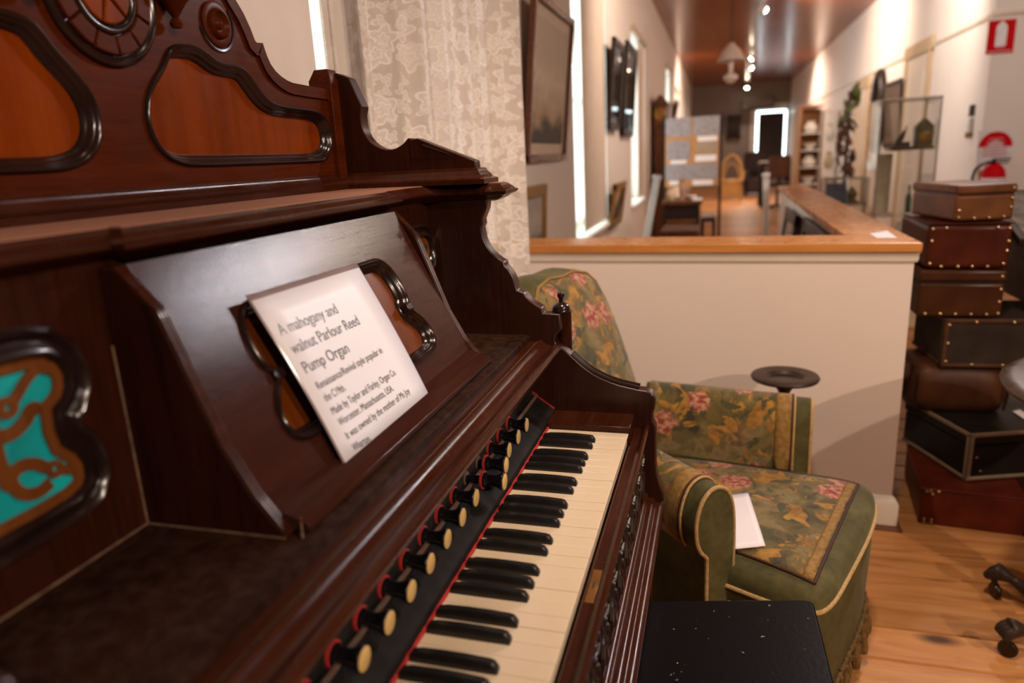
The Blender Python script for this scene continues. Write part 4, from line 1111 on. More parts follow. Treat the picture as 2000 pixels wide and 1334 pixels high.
# ================================================================ stack of suitcases
def leather(name, c, rough=0.35):
    return plain(name, c, rough, col2=tuple(x*0.55 for x in c), nscale=14, bumpy=0.12, spec=0.18)
RIV = plain('brass_stud', (0.62, 0.42, 0.22), 0.25, metal=0.9)
DARKM = plain('dark_metal_lock', (0.05, 0.04, 0.035), 0.35, metal=0.8)
PALE = plain('worn_pale_edge', (0.26, 0.18, 0.11), 0.6, nscale=60)
rivet_me = MB().lathe([(0.0050,0.0),(0.0048,0.0014),(0.003,0.003),(0.0,0.0036)], (0,0,0), (0,-1,0), 10).mesh('rivet'); rivet_me.materials.append(RIV)
def suitcase(label, loc, rz, w, d, h, body, lidf=0.72, studs=(), edge=None, corners=None, straps=None, bev=0.012, strapx=None, lock=True):
    """loc = near left bottom corner; front face looks to -y in the case's own frame"""
    t = root('suitcase', loc, rz, label=label, cat='suitcase', group='stacked old suitcases', local=True)
    hz = h*lidf
    MB().box(0, w, 0, d, 0, hz-0.0015).build('case_body', body, t, bevel=bev, seg=3)
    MB().box(-0.003, w+0.003, -0.003, d+0.003, hz, h).build('case_lid', body, t, bevel=bev*0.9, seg=3)
    MB().box(0.004, w-0.004, 0.004, d-0.004, hz-0.004, hz+0.002).build('lid_seam', DARKM, t)
    if edge:
        e = 0.012; mb = MB()
        for z0, z1 in ((0.001, e), (h-e, h+0.001)):
            mb.box(-0.0045, w+0.0045, -0.0045, 0.002, z0, z1); mb.box(-0.0045, 0.002, -0.0045, d, z0, z1)
        mb.box(-0.0045, e, -0.0045, 0.002, 0, h); mb.box(w-e, w+0.0045, -0.0045, 0.002, 0, h); mb.box(-0.0045, 0.002, -0.0045, e, 0, h)
        mb.build('edge_binding', edge, t, bevel=0.002)
    if corners:
        for x in (0, w):
            for z in (0, h):
                MB().lathe([(0.0,-0.0045),(0.02,-0.0045),(0.022,-0.002),(0.022,0.004)], (x+(0.014 if x == 0 else -0.014), -0.001, z+(0.014 if z == 0 else -0.014)), (0,1,0), 14).build('corner_cap', corners, t)
    if strapx:
        for x in strapx:
            MB().box(x-0.014, x+0.014, -0.0055, d, -0.0005 + 0.002, h+0.004).build('strap', straps, t, bevel=0.001)
    for x, z in studs:
        o = bpy.data.objects.new('rivet', rivet_me); COL.objects.link(o); o.parent = t; o.location = (x*w, -0.0045 if edge else -0.0032, z*h)
    if lock:
        MB().box(w*0.5-0.02, w*0.5+0.02, -0.006, 0, hz-0.015, hz+0.012).build('lock', DARKM, t, bevel=0.001)
    MB().tube([(w+0.003, d*0.35, h*0.5), (w+0.02, d*0.38, h*0.52), (w+0.026, d*0.5, h*0.52), (w+0.02, d*0.62, h*0.52), (w+0.003, d*0.65, h*0.5)], 0.007, 8).build('handle', DARKM, t)
    return t
L_RED = leather('oxblood_leather', (0.12, 0.018, 0.007)); L_BLACK = leather('black_leather_cloth', (0.018, 0.013, 0.010), 0.4)
L_BAG = leather('brown_hide', (0.09, 0.032, 0.012), 0.45); L_GREY = leather('brown_canvas', (0.040, 0.026, 0.018), 0.6)
L_DK = leather('dark_brown_leather', (0.07, 0.024, 0.009), 0.3); L_MAR = leather('maroon_leather', (0.085, 0.015, 0.006), 0.35)
L_TAN = leather('chestnut_fibre', (0.17, 0.060, 0.018), 0.45); L_BIND = leather('brown_binding', (0.10, 0.045, 0.02), 0.5)
L_STRAP = leather('dark_strap', (0.03, 0.012, 0.007), 0.4)
cl4 = [(0.03,0.07),(0.07,0.16),(0.03,0.16),(0.07,0.07),(0.03,0.93),(0.06,0.86),(0.09,0.95),(0.05,0.95)]
suitcase('large oxblood leather suitcase on the floor at the bottom of the stack', (0.785,1.160,0), math.radians(-6), 0.52, 0.36, 0.126, L_RED, 0.96, studs=cl4, straps=L_STRAP, strapx=(0.30,), bev=0.006, lock=False)
suitcase('black suitcase with worn pale edges set askew on the oxblood suitcase', (0.925,1.226,0.1305), math.radians(19), 0.42, 0.34, 0.160, L_BLACK, 0.74, studs=[(0.06,0.5),(0.1,0.2)], edge=PALE, bev=0.006)
# soft gladstone-like bag
t = root('leather_bag', (0.795,1.412,0.2905), math.radians(2), label='soft brown leather bag squashed between the black and the canvas suitcases', cat='bag', local=True)
w, d, h = 0.285, 0.26, 0.166
def bagring(z, g, sag=0.0): return [(p.x, p.y, z) for p in chaikin([(-g, -g), (w*0.5, -g*0.6), (w+g, -g), (w+g*0.7, d*0.5), (w+g, d+g), (w*0.5, d+g), (-g, d+g), (-g*1.2, d*0.5)], 2)]
MB().layers([bagring(0.0,-0.015), bagring(0.01,0.0), bagring(0.05,0.012), bagring(0.10,0.010), bagring(0.14,0.0), bagring(h-0.006,-0.018), bagring(h,-0.035)]).build('bag_body', L_BAG, t, angle=60)
MB().tube([(0.01,-0.012,0.02),(0.006,-0.012,0.07),(0.01,-0.006,0.135)], 0.005, 6).build('seam', L_STRAP, t)
MB().tube([(w-0.01,-0.012,0.02),(w-0.004,-0.012,0.07),(w-0.01,-0.006,0.135)], 0.005, 6).build('seam', L_STRAP, t)
MB().lathe([(0.0,-0.06),(0.02,-0.055),(0.026,-0.02),(0.026,0.03),(0.018,0.06),(0,0.065)], (-0.014, 0.06, 0.10), (0,0,1), 14).build('side_flap', L_BAG, t)
suitcase('brown canvas suitcase with studded leather binding, above the soft bag', (0.870,1.402,0.457), math.radians(3), 0.36, 0.30, 0.164, L_GREY, 0.97, studs=[(0.035,0.12),(0.035,0.5),(0.035,0.88),(0.25,0.06),(0.5,0.06),(0.75,0.06),(0.25,0.94),(0.55,0.94),(0.85,0.94)], edge=L_BIND, bev=0.006, lock=False)
suitcase('dark brown glossy suitcase with a lid line, fifth up the stack', (0.782,1.40,0.6265), math.radians(0), 0.245, 0.36, 0.158, L_DK, 0.74, studs=[(0.1,0.08),(0.28,0.08),(0.46,0.08),(0.64,0.08),(0.82,0.08),(0.95,0.1),(0.95,0.34),(0.95,0.6),(0.95,0.86)], lock=False)
suitcase('maroon leather suitcase with bright studs under the chestnut case', (0.790,1.395,0.7885), math.radians(-2), 0.235, 0.42, 0.146, L_MAR, 0.98, studs=[(0.06,0.12),(0.06,0.62),(0.06,0.88),(0.22,0.9),(0.82,0.9),(0.95,0.88),(0.96,0.6),(0.95,0.4),(0.93,0.12),(0.2,0.06),(0.4,0.06),(0.57,0.06),(0.75,0.06)], bev=0.016, lock=False)
suitcase('chestnut brown fibre suitcase on top of the stack', (0.862,1.395,0.9385), math.radians(11), 0.175, 0.30, 0.112, L_TAN, 0.74, studs=[(0.06,0.3),(0.06,0.12),(0.33,0.08),(0.58,0.08),(0.83,0.1),(0.93,0.35),(0.94,0.6),(0.95,0.88)], bev=0.01, lock=False)
tag(MB().prism([(q.x, q.y) for q in (on(1978,803,'z',0.2945), on(1992,800,'z',0.2945), on(2012,812,'z',0.2945), on(2000,818,'z',0.2945))], 'z', 0.2935, 0.2945).build('luggage_label', M_PAPER), 'white paper luggage label on the black suitcase lid', 'label')

# ================================================================ pedestal table on castors
TBW = wood('walnut_table', (0.035, 0.020, 0.014), (0.10, 0.062, 0.042), 0.35, 'x', 20, 0.3)
TBD = wood('dark_paw_foot', (0.018, 0.010, 0.007), (0.06, 0.034, 0.022), 0.4, 'z', 30, 0.3)
TC = Vector((1.125, 0.58)); tz = 0.66
t = root('pedestal_table', (TC.x, TC.y, 0), label='round walnut pedestal table with paw feet on castors beside the suitcases', cat='table')
MB().lathe([(0.0,tz),(0.325,tz),(0.342,tz-0.004),(0.352,tz-0.012),(0.348,tz-0.022),(0.32,tz-0.03),(0.0,tz-0.03)], (TC.x,TC.y,0), (0,0,1), 56).build('table_top', TBW, t)
MB().lathe([(0.09,tz-0.03),(0.05,tz-0.06),(0.035,tz-0.12),(0.045,tz-0.2),(0.062,tz-0.3),(0.05,tz-0.38),(0.034,tz-0.43),(0.055,tz-0.46),(0.07,0.20),(0.05,0.13),(0.0,0.12)], (TC.x,TC.y,0), (0,0,1), 24).build('pedestal', TBD, t)
feet = [(0.875,0.782), (0.822,0.530)]
feet += [(2*TC.x-0.875, 2*TC.y-0.70), (2*TC.x-0.84, 0.80)]
for fx, fy in feet:
    F = Vector((fx, fy, 0)); inw = (TC - F.xy).normalized(); iw = Vector((inw.x, inw.y, 0))
    path = [F+Vector((0,0,0.078))-iw*0.004, F+iw*0.03+Vector((0,0,0.074)), F+iw*0.07+Vector((0,0,0.06)), F+iw*0.11+Vector((0,0,0.062)), F+iw*0.16+Vector((0,0,0.10)), F+iw*0.20+Vector((0,0,0.15))]
    path = chaikin(path, 2, False)
    lg = MB().tube(path, [0.018 + 0.006*math.sin(i*0.7) for i in range(len(path))], 10).build('leg', TBD, t)
    paw = MB()
    for k_ in (-1, 0, 1):
        sd = Vector((-iw.y, iw.x, 0))*k_*0.0125
        paw.lathe([(0,-0.02),(0.010,-0.017),(0.0135,-0.006),(0.013,0.006),(0.009,0.016),(0,0.019)], F+sd-iw*0.006+Vector((0,0,0.070)), (-iw.x*0.7,-iw.y*0.7,-0.7), 10)
    po = paw.build('paw_foot', TBD, None); po.parent = lg; po.matrix_parent_inverse = Matrix.Identity(4); 
    ROOT = ROOTM[t.name][0]
    wh = MB().lathe([(0.006,-0.0075),(0.019,-0.0065),(0.021,-0.003),(0.021,0.003),(0.019,0.0065),(0.006,0.0075)], F+Vector((0,0,0.021))+iw*0.004, (-iw.y*0.6+iw.x*0.5, iw.x*0.6+iw.y*0.5, 0), 20).build('castor_wheel', DARKM, None); wh.parent = lg; wh.matrix_parent_inverse = Matrix.Identity(4)
    fk = MB().tube([F+Vector((0,0,0.060)), F+Vector((0,0,0.046)), F+iw*0.008+Vector((0,0,0.022))], [0.009,0.008,0.006], 8).build('castor_fork', DARKM, None); fk.parent = lg; fk.matrix_parent_inverse = Matrix.Identity(4)

# a framed photograph on a slanted dark stand on the table
PH = plain('grey_photograph', (0.30, 0.26, 0.25), 0.7, col2=(0.14, 0.12, 0.12), nscale=22, spec=0.15)
DKW = wood('black_stained_wood', (0.010, 0.006, 0.005), (0.035, 0.018, 0.012), 0.35, 'z', 20, 0.3)
OAK = wood('red_brown_oak', (0.06, 0.018, 0.006), (0.17, 0.06, 0.02), 0.4, 'z', 16, 0.3)
HONEY = wood('honey_pine_furniture', (0.26, 0.09, 0.015), (0.48, 0.19, 0.04), 0.35, 'z', 8, 0.3)
GILT = plain('gilt_frame', (0.40, 0.22, 0.05), 0.4, metal=0.4, col2=(0.24, 0.12, 0.02), nscale=60, bumpy=0.2)
CHINA = plain('white_china', (0.80, 0.74, 0.66), 0.25)
CREAMBOX = plain('cream_display_box', (0.66, 0.52, 0.34), 0.6)
GREENG = plain('green_bottle_glass', (0.05, 0.10, 0.05), 0.15)
CLR = glass('cabinet_glass', (0.985, 0.99, 0.985), 0.2)

# lectern-like stand with a photograph, beside the suitcases
t = root('photograph_stand', (1.36, 1.72, 0), label='dark wooden stand with a slanted framed photograph beside the suitcase stack', cat='stand')
MB().prism([(1.48,0.66),(1.86,0.66),(1.86,0.98),(1.48,0.86)], 'x', 1.115, 1.60).build('stand_box', DKW, t, bevel=0.006)
up = Vector((0, 0.38, 0.12)).normalized(); nn = Vector((0, -0.12, 0.38)).normalized()
c_ = Vector((1.345, 1.67, 0.925))
MB().obox(c_, (1,0,0), up, nn, 0.275, 0.215, 0.012).build('photo_frame', DKW, t, bevel=0.004)
MB().obox(c_+nn*0.0125, (1,0,0), up, nn, 0.25, 0.19, 0.001).build('photograph', PH, t)
MB().lathe([(0.035,0.66),(0.03,0.3),(0.04,0.06)], (1.40,1.70,0), (0,0,1), 16).build('post', DKW, t)
MB().lathe([(0.16,0.0),(0.16,0.02),(0.05,0.06)], (1.40,1.70,0), (0,0,1), 24).build('base', DKW, t)

# ---------------------------------------------------------------- pictures on the left wall
def art(name, sky, ground, mark, seed):
    m, nt, b = nodes_of(name)
    tc = nt.nodes.new('ShaderNodeTexCoord'); sp = nt.nodes.new('ShaderNodeSeparateXYZ'); lk(nt, tc.outputs['Generated'], sp.inputs[0])
    mp = nt.nodes.new('ShaderNodeMapping'); mp.inputs['Location'].default_value = (seed, seed, seed); lk(nt, tc.outputs['Generated'], mp.inputs['Vector'])
    n = noise(nt, mp.outputs[0], 4, 4, 0.6)
    a = nt.nodes.new('ShaderNodeMath'); a.operation = 'MULTIPLY_ADD'; a.inputs[1].default_value = 0.45; lk(nt, n.outputs['Fac'], a.inputs[0]); lk(nt, sp.outputs[2], a.inputs[2])
    c = ramp(nt, a.outputs[0], [(0.35, mark), (0.5, ground), (0.75, sky), (0.95, tuple(x*0.85 for x in sky))])
    lk(nt, c, b.inputs['Base Color']); b.inputs['Roughness'].default_value = 0.5; b.inputs['Specular IOR Level'].default_value = 0.15
    return m
MOUNT = plain('picture_mount', (0.74, 0.60, 0.48), 0.5)
def picture(label, xb, xt, y0, y1, z0, z1, fm, am, fw=0.035, mount=0.0, group=None, depth=0.02, face=1, glazed=True):
    """leans from xb at the foot to xt at the head; face=+1 looks to +x"""
    t = root('framed_picture', (xb, (y0+y1)/2, z0), label=label, cat='picture', group=group)
    v = Vector((xt-xb, 0, z1-z0)); L = v.length; v.normalize(); nrm = Vector((v.z, 0, -v.x))*face
    c = Vector(((xb+xt)/2, (y0+y1)/2, (z0+z1)/2)) + nrm*depth*0.5
    hy = (y1-y0)/2; hz = L/2
    mb = MB()
    for s in (-1, 1):
        mb.obox(c+Vector((0,1,0))*s*(hy-fw/2), nrm, (0,1,0), v, depth/2, fw/2, hz)
        mb.obox(c+v*s*(hz-fw/2), nrm, (0,1,0), v, depth/2, hy, fw/2)
    mb.build('frame', fm, t, bevel=0.003)
    if mount:
        MB().obox(c-nrm*depth*0.2, nrm, (0,1,0), v, 0.002, hy-fw*0.9, hz-fw*0.9).build('mount', MOUNT, t)
    MB().obox(c-nrm*depth*0.1, nrm, (0,1,0), v, 0.002, hy-fw*0.9-mount, hz-fw*0.9-mount).build('picture_sheet', am, t)
    if glazed: MB().obox(c+nrm*depth*0.15, nrm, (0,1,0), v, 0.001, hy-fw*0.95, hz-fw*0.95).build('glazing', CLR, t)
    return t
A1 = art('harbour_print', (0.70, 0.58, 0.47), (0.50, 0.36, 0.24), (0.075, 0.068, 0.06), 3.0)
A2 = art('dark_oil_painting', (0.05, 0.035, 0.025), (0.03, 0.02, 0.015), (0.02, 0.014, 0.012), 9.0)
A3 = art('pale_sketch', (0.50, 0.44, 0.40), (0.42, 0.37, 0.34), (0.10, 0.09, 0.085), 6.0)
FRED = wood('red_brown_frame', (0.075, 0.022, 0.010), (0.20, 0.070, 0.030), 0.25, 'y', 20, 0.3, coat=0.3)
p_t = on(1113, 40, 'y', 2.82); p_b = on(1096, 312, 'y', 2.82)
picture('large print of ships in a red-brown frame leaning out from the wall past the curtain', p_b.x, p_t.x, 1.98, 2.82, p_b.z, p_t.z, FRED, A1, 0.034, 0.055, depth=0.03, glazed=False)
picture('gilt framed pale sketch low on the wall under the large print', XL+0.004, XL+0.02, 1.75, on(1061,400,'x',XL+0.02).y, on(1061,485,'x',XL).z, on(1061,357,'x',XL).z, GILT, A3, 0.05, 0.0, depth=0.025, glazed=False)
def px_pic(label, ua, ub, vt, vb, fm, am, fw=0.04, x0=XL+0.01, x1=XL+0.06, group=None, mount=0.0):
    y0 = on(ua, vb, 'x', x0).y; y1 = on(ub, vb, 'x', x0).y; u = (ua+ub)/2
    zt = on(u, vt, 'x', x1).z; zb = on(u, vb, 'x', x0).z
    return picture(label, x0, x1, y0, y1, zb, zt, fm, am, fw, mount, group, depth=0.03)
px_pic('narrow dark framed painting hung beside the first hall window', 1184, 1203, 70, 254, DKW, A2, 0.05)
px_pic('dark framed painting with a small pale mount hung before the second hall window', 1211, 1231, 78, 266, DKW, A2, 0.06)
px_pic('small brown framed landscape low on the wall between the two windows', 1186, 1208, 360, 440, GILT, A2, 0.05)
px_pic('small brown framed picture high on the wall beyond the carved hall stand', 1313, 1318, 190, 232, OAK, A2, 0.06)

# carved dark hall stand by the left wall
hy = 8.2
h0, h1 = on(1268, 260, 'y', hy), on(1301, 260, 'y', hy); zt = on(1284, 184, 'y', hy).z
h0.x = max(h0.x, XL+0.045)
t = root('carved_hall_stand', ((h0.x+h1.x)/2, hy+0.35, 0), label='tall carved red-brown hall stand against the left wall between the windows', cat='hall stand')
MB().box(h0.x, h1.x, hy, hy+0.7, 0.04, zt-0.12).build('stand_body', OAK, t, bevel=0.008)
MB().prism([(h0.x-0.02, zt-0.12), (h1.x+0.02, zt-0.12), (h1.x-0.03, zt-0.05), ((h0.x+h1.x)/2, zt), (h0.x+0.03, zt-0.05)], 'y', hy-0.02, hy+0.72).build('carved_crown', OAK, t, bevel=0.006)
MB().box(h0.x-0.015, h1.x+0.015, hy-0.015, hy+0.715, 0, 0.05).build('plinth', OAK, t, bevel=0.004)
for k_ in range(5):
    MB().lathe([(0.075,0.0),(0.078,0.012),(0.05,0.026),(0.03,0.018),(0.015,0.03),(0,0.034)], ((h0.x+h1.x)/2, hy, zt-0.24-0.2*k_), (0,-1,0), 18).build('carved_boss', OAK if k_ else GILT, t)

# ---------------------------------------------------------------- exhibition board, desk and seats in the hall
by = 6.8
b0, b1 = on(1300, 232, 'y', by), on(1403, 362, 'y', by)
t = root('exhibition_board', ((b0.x+b1.x)/2, by, 0), label='freestanding orange exhibition board pinned with grey photographs and white captions', cat='board')
ORB = plain('orange_board', (0.52, 0.24, 0.085), 0.7)
GRY = plain('grey_photo_print', (0.38, 0.33, 0.33), 0.5, col2=(0.22, 0.19, 0.19), nscale=30)
TANP = plain('sepia_print', (0.42, 0.31, 0.21), 0.5, col2=(0.30, 0.20, 0.13), nscale=30)
MB().box(b0.x, b1.x, by, by+0.04, b1.z, b0.z).build('board_panel', ORB, t)
for x in (b0.x-0.03, b1.x):
    MB().box(x, x+0.03, by, by+0.05, 0, b0.z+0.03).build('board_post', DKW, t)
    MB().box(x-0.02, x+0.05, by-0.25, by+0.3, 0, 0.03).build('board_foot', DKW, t)
W_, H_ = b1.x-b0.x, b0.z-b1.z
for x0, x1, y0, y1, m in ((0.0,0.48,0.0,0.27,GRY),(0.52,1.0,0.0,0.26,GRY),(0.03,0.46,0.33,0.60,GRY),(0.58,0.97,0.37,0.52,TANP),(0.60,0.96,0.28,0.35,M_PAPER),(0.56,0.95,0.55,0.64,M_PAPER),(0.10,0.40,0.61,0.66,M_PAPER),(0.0,0.98,0.67,0.90,GRY),(0.08,0.25,0.91,0.97,M_PAPER),(0.52,0.90,0.91,0.985,M_PAPER)):
    MB().box(b0.x+W_*x0, b0.x+W_*x1, by-0.004, by-0.001, b0.z-H_*y1, b0.z-H_*y0).build('pinned_sheet', m, t)

dy = 5.1
d0, d1 = on(1297, 396, 'y', dy), on(1366, 396, 'y', dy)
dz = on(1330, 393, 'y', dy).z
t = root('writing_desk', ((d0.x+d1.x)/2, dy+0.25, 0), label='dark brown wooden desk under the exhibition board', cat='desk')
MB().box(d0.x-0.02, d1.x+0.02, dy-0.02, dy+0.55, dz-0.03, dz).build('desk_top', OAK, t, bevel=0.004)
MB().box(d0.x, d1.x, dy, dy+0.5, 0.06, dz-0.03).build('desk_body', DKW, t, bevel=0.004)
for k_ in range(3):
    o = MB().box(d0.x+0.02, d1.x-0.02, dy-0.012, dy, 0.1+k_*0.18, 0.26+k_*0.18).build('drawer', OAK, t, bevel=0.004)
    kb = MB().lathe([(0.012,0),(0.016,0.012),(0,0.02)], ((d0.x+d1.x)/2, dy-0.012, 0.18+k_*0.18), (0,-1,0), 10).build('knob', GILT, None); kb.parent = o; kb.matrix_parent_inverse = Matrix.Identity(4)
def vase(name, label, cat, p, prof, mat, group=None):
    t = root(name, tuple(p), label=label, cat=cat, group=group, local=True)
    MB().lathe(prof, (0,0,0), (0,0,1), 16).build('body', mat, t)
    return t
TANF = plain('tan_plaster', (0.42, 0.26, 0.17), 0.6)
t = root('figurine', (on(1333,385,'y',dy+0.15).x, dy+0.15, dz), label='small tan plaster figurine on the hall desk', cat='figurine', local=True)
MB().lathe([(0.035,0),(0.035,0.015),(0.022,0.02),(0.026,0.06),(0.03,0.10),(0.022,0.13),(0.010,0.145)], (0,0,0), (0,0,1), 14).build('bust', TANF, t)
MB().lathe([(0.0,0.14),(0.012,0.142),(0.02,0.16),(0.018,0.185),(0,0.195)], (0,0,0), (0,0,1), 14).build('head', TANF, t)
vase('bowl', 'small white bowl on the hall desk', 'bowl', (on(1350,388,'y',dy+0.12).x, dy+0.12, dz), [(0.02,0),(0.03,0.01),(0.05,0.04),(0.045,0.04),(0.02,0.012),(0,0.012)], CHINA)
vase('jug', 'cream jug on the hall desk', 'jug', (on(1310,388,'y',dy+0.1).x, dy+0.1, dz), [(0.03,0),(0.045,0.03),(0.04,0.07),(0.025,0.09),(0.03,0.11),(0.0,0.10)], CREAMBOX)
tag(MB().box(on(1352,388,'y',dy).x, on(1366,388,'y',dy).x+0.02, dy+0.02, dy+0.2, dz, dz+0.012).build('paper_pile', M_PAPER), 'low pile of white papers at the edge of the hall desk', 'papers')

# stool with grey cushion
sy = 5.0
s0, s1 = on(1369, 425, 'y', sy), on(1397, 425, 'y', sy); sz = on(1383, 419, 'y', sy).z
t = root('low_stool', ((s0.x+s1.x)/2, sy+0.06, 0), label='black low stool with a grey cushion beside the hall desk', cat='stool')
GRYC = plain('grey_cushion', (0.34, 0.28, 0.29), 0.8)
MB().box(s0.x, s1.x, sy, sy+0.16, sz-0.035, sz).build('cushion', GRYC, t, bevel=0.012)
MB().box(s0.x, s1.x, sy, sy+0.16, sz-0.06, sz-0.036).build('seat_frame', DKW, t)
for x in (s0.x+0.012, s1.x-0.012):
    for y in (sy+0.012, sy+0.148):
        MB().box(x-0.012, x+0.012, y-0.012, y+0.012, 0, sz-0.06).build('leg', DKW, t)

# chest just behind the partition
cx0, cx1 = on(1292, 452, 'y', 3.7), on(1360, 452, 'y', 3.7)
t = root('blanket_chest', ((cx0.x+cx1.x)/2, 3.9, 0), label='low red-brown wooden chest on the floor behind the partition', cat='chest')
MB().box(cx0.x, cx1.x, 3.7, 4.1, 0.02, cx0.z-0.04).build('chest_body', OAK, t, bevel=0.005)
MB().box(cx0.x-0.01, cx1.x+0.01, 3.69, 4.11, cx0.z-0.038, cx0.z).build('chest_lid', OAK, t, bevel=0.005)

# white easel props leaning against the wall side and a white newel post
def leaning_post(label, pa, pb, y, wpx, deep=0.05):
    a, b_ = on(*pa, 'y', y), on(*pb, 'y', y)
    d = (b_-a); k_ = (0.0-a.z)/d.z; foot = a + d*k_
    t = root('white_post', tuple(foot), label=label, cat='post')
    ax = (a-foot).normalized(); sx = Vector((ax.z, 0, -ax.x))
    MB().obox((a+foot)/2, sx, (0,1,0), ax, wpx, deep/2, (a-foot).length/2).build('shaft', M_WHITE, t, bevel=0.004)
    MB().obox(a+ax*0.012, sx, (0,1,0), ax, wpx*1.3, deep*0.6, 0.014).build('cap', M_WHITE, t, bevel=0.005)
leaning_post('slanting white painted post by the left wall behind the partition', (1283,350), (1262,470), 3.6, 0.022)
leaning_post('upright white painted post standing at the open end of the rail', (1496,345), (1496,465), 4.6, 0.022)

# frames leaning inside the return partition
for k_, (u0, u1, v0, v1, lab) in enumerate(((1540,1562,412,462,'dark empty picture frame leaning inside the partition near its open end'), (1578,1626,418,470,'dark carved picture frame leaning inside the partition near its corner'))):
    y1 = on(u0, 440, 'x', 0.55).y; y0 = on(u1, 440, 'x', 0.55).y
    picture(lab, 0.50, 0.548, y0, y1, 0.35, min(0.868, on((u0+u1)/2, v0, 'x', 0.55).z), DKW, A2 if k_ else A3, 0.06, face=-1)

# ---------------------------------------------------------------- far end of the hall
WICK = wood('cane_wicker', (0.28, 0.13, 0.035), (0.55, 0.32, 0.11), 0.6, 'x', 60, 0.4)
wy = 16.6
w0, w1 = on(1406, 384, 'y', wy), on(1450, 384, 'y', wy)
wc = (w0.x+w1.x)/2; ww = (w1.x-w0.x)
t = root('wicker_chair', (wc, wy, 0), label='round-backed cane armchair at the far end of the hall', cat='chair', local=True)
MB().lathe([(0.0,0.36),(ww*0.46,0.36),(ww*0.48,0.42),(ww*0.4,0.46),(0,0.46)], (0,0,0), (0,0,1), 20).build('seat', WICK, t)
MB().tube([(ww*0.48*math.cos(a), 0.1+0.1*math.sin(a), 0.45+0.55*math.sin(a)) for a in [PI*i/16 for i in range(17)]], 0.035, 8).build('back_hoop', WICK, t)
MB().tube([(ww*0.36*math.cos(a), 0.12+0.1*math.sin(a), 0.45+0.36*math.sin(a)) for a in [PI*i/16 for i in range(17)]], 0.025, 8).build('inner_hoop', WICK, t)
for x in (-1, 1):
    MB().tube([(x*ww*0.48, 0.1, 0.62), (x*ww*0.5, -0.18, 0.60), (x*ww*0.42, -0.25, 0.40)], 0.03, 8).build('arm', WICK, t)
    for y in (-0.2, 0.2):
        MB().tube([(x*ww*0.4, y, 0.38), (x*ww*0.42, y, 0.0)], 0.025, 8).build('leg', WICK, t)
MB().prism([(-ww*0.42,0.06),(ww*0.42,0.06),(ww*0.42,0.36),(-ww*0.42,0.36)], 'y', -0.24, -0.22).build('front_weave', WICK, t)
DSOFA = plain('dark_brown_upholstery', (0.03, 0.016, 0.012), 0.7)
s0, s1 = on(1452, 384, 'y', 17.5), on(1492, 384, 'y', 17.5)
t = root('dark_settee', ((s0.x+s1.x)/2, 17.7, 0), label='dark brown settee beside the cane chair at the hall end', cat='settee')
MB().box(s0.x, s1.x, 17.4, 18.1, 0.08, 0.45).build('seat', DSOFA, t, bevel=0.05)
MB().box(s0.x, s1.x, 18.0, 18.2, 0.08, 1.05).build('back', DSOFA, t, bevel=0.06)
for x in (s0.x, s1.x-0.12): MB().box(x, x+0.12, 17.4, 18.1, 0.08, 0.65).build('arm', DSOFA, t, bevel=0.04)
for x in (s0.x+0.05, s1.x-0.05):
    for y in (17.45, 18.1): MB().box(x-0.03, x+0.03, y-0.03, y+0.03, 0, 0.1).build('foot', DKW, t)
d0, d1 = on(1484, 318, 'y', 14.0), on(1546, 318, 'y', 14.0)
t = root('hall_table', ((d0.x+d1.x)/2, 14.2, 0), label='dark table with pale papers before the bright end window', cat='table')
MB().box(d0.x, d1.x, 13.9, 14.6, d0.z-0.04, d0.z).build('table_top', OAK, t)
for x in (d0.x+0.05, d1.x-0.05):
    for y in (13.95, 14.55): MB().box(x-0.04, x+0.04, y-0.04, y+0.04, 0, d0.z-0.04).build('leg', DKW, t)
tag(MB().box(d0.x+0.02, d0.x+0.34, 13.95, 14.35, d0.z, d0.z+0.015).build('paper_pile', M_PAPER), 'white papers on the dark table near the end window', 'papers')
t = root('office_chair', (d1.x-0.28, 13.4, 0), label='dark swivel chair pulled up to the table near the end window', cat='chair', local=True)
MB().box(-0.22,0.22,-0.2,0.22,0.43,0.5).build('seat', DSOFA, t, bevel=0.03)
MB().box(-0.2,0.2,-0.24,-0.18,0.6,1.0).build('backrest', OAK, t, bevel=0.03)
MB().box(-0.03,0.03,-0.24,-0.2,0.45,0.62).build('back_bar', DKW, t)
MB().lathe([(0.03,0.06),(0.03,0.43)], (0,0,0), (0,0,1), 10).build('column', DKW, t)
for a in range(5): MB().tube([(0,0,0.07),(0.27*math.cos(a*2*PI/5),0.27*math.sin(a*2*PI/5),0.03)], 0.025, 6).build('foot', DKW, t)

def far_pic(u0, u1, v0, v1, lab):
    a, b_ = on(u0, v0, 'y', YF), on(u1, v1, 'y', YF)
    t = root('framed_picture', ((a.x+b_.x)/2, YF-0.02, b_.z), label=lab, cat='picture')
    mb = MB(); f = 0.08
    mb.box(a.x, b_.x, YF-0.04, YF, b_.z, b_.z+f).box(a.x, b_.x, YF-0.04, YF, a.z-f, a.z).box(a.x, a.x+f, YF-0.04, YF, b_.z, a.z).box(b_.x-f, b_.x, YF-0.04, YF, b_.z, a.z)
    mb.build('frame', DKW, t)
    MB().box(a.x+f, b_.x-f, YF-0.02, YF-0.01, b_.z+f, a.z-f).build('picture_sheet', A2, t)
far_pic(1420, 1446, 226, 271, 'dark framed portrait on the grey end wall of the hall')
far_pic(1402, 1413, 228, 262, 'narrow dark framed picture on the end wall near the exhibition board')
a, b_ = on(1450, 194, 'y', YF), on(1512, 212, 'y', YF)
t = root('air_conditioner', ((a.x+b_.x)/2, YF-0.1, b_.z), label='long wall air conditioner above the end window', cat='appliance')
ACM = plain('shaded_white_plastic', (0.22, 0.18, 0.17), 0.5)
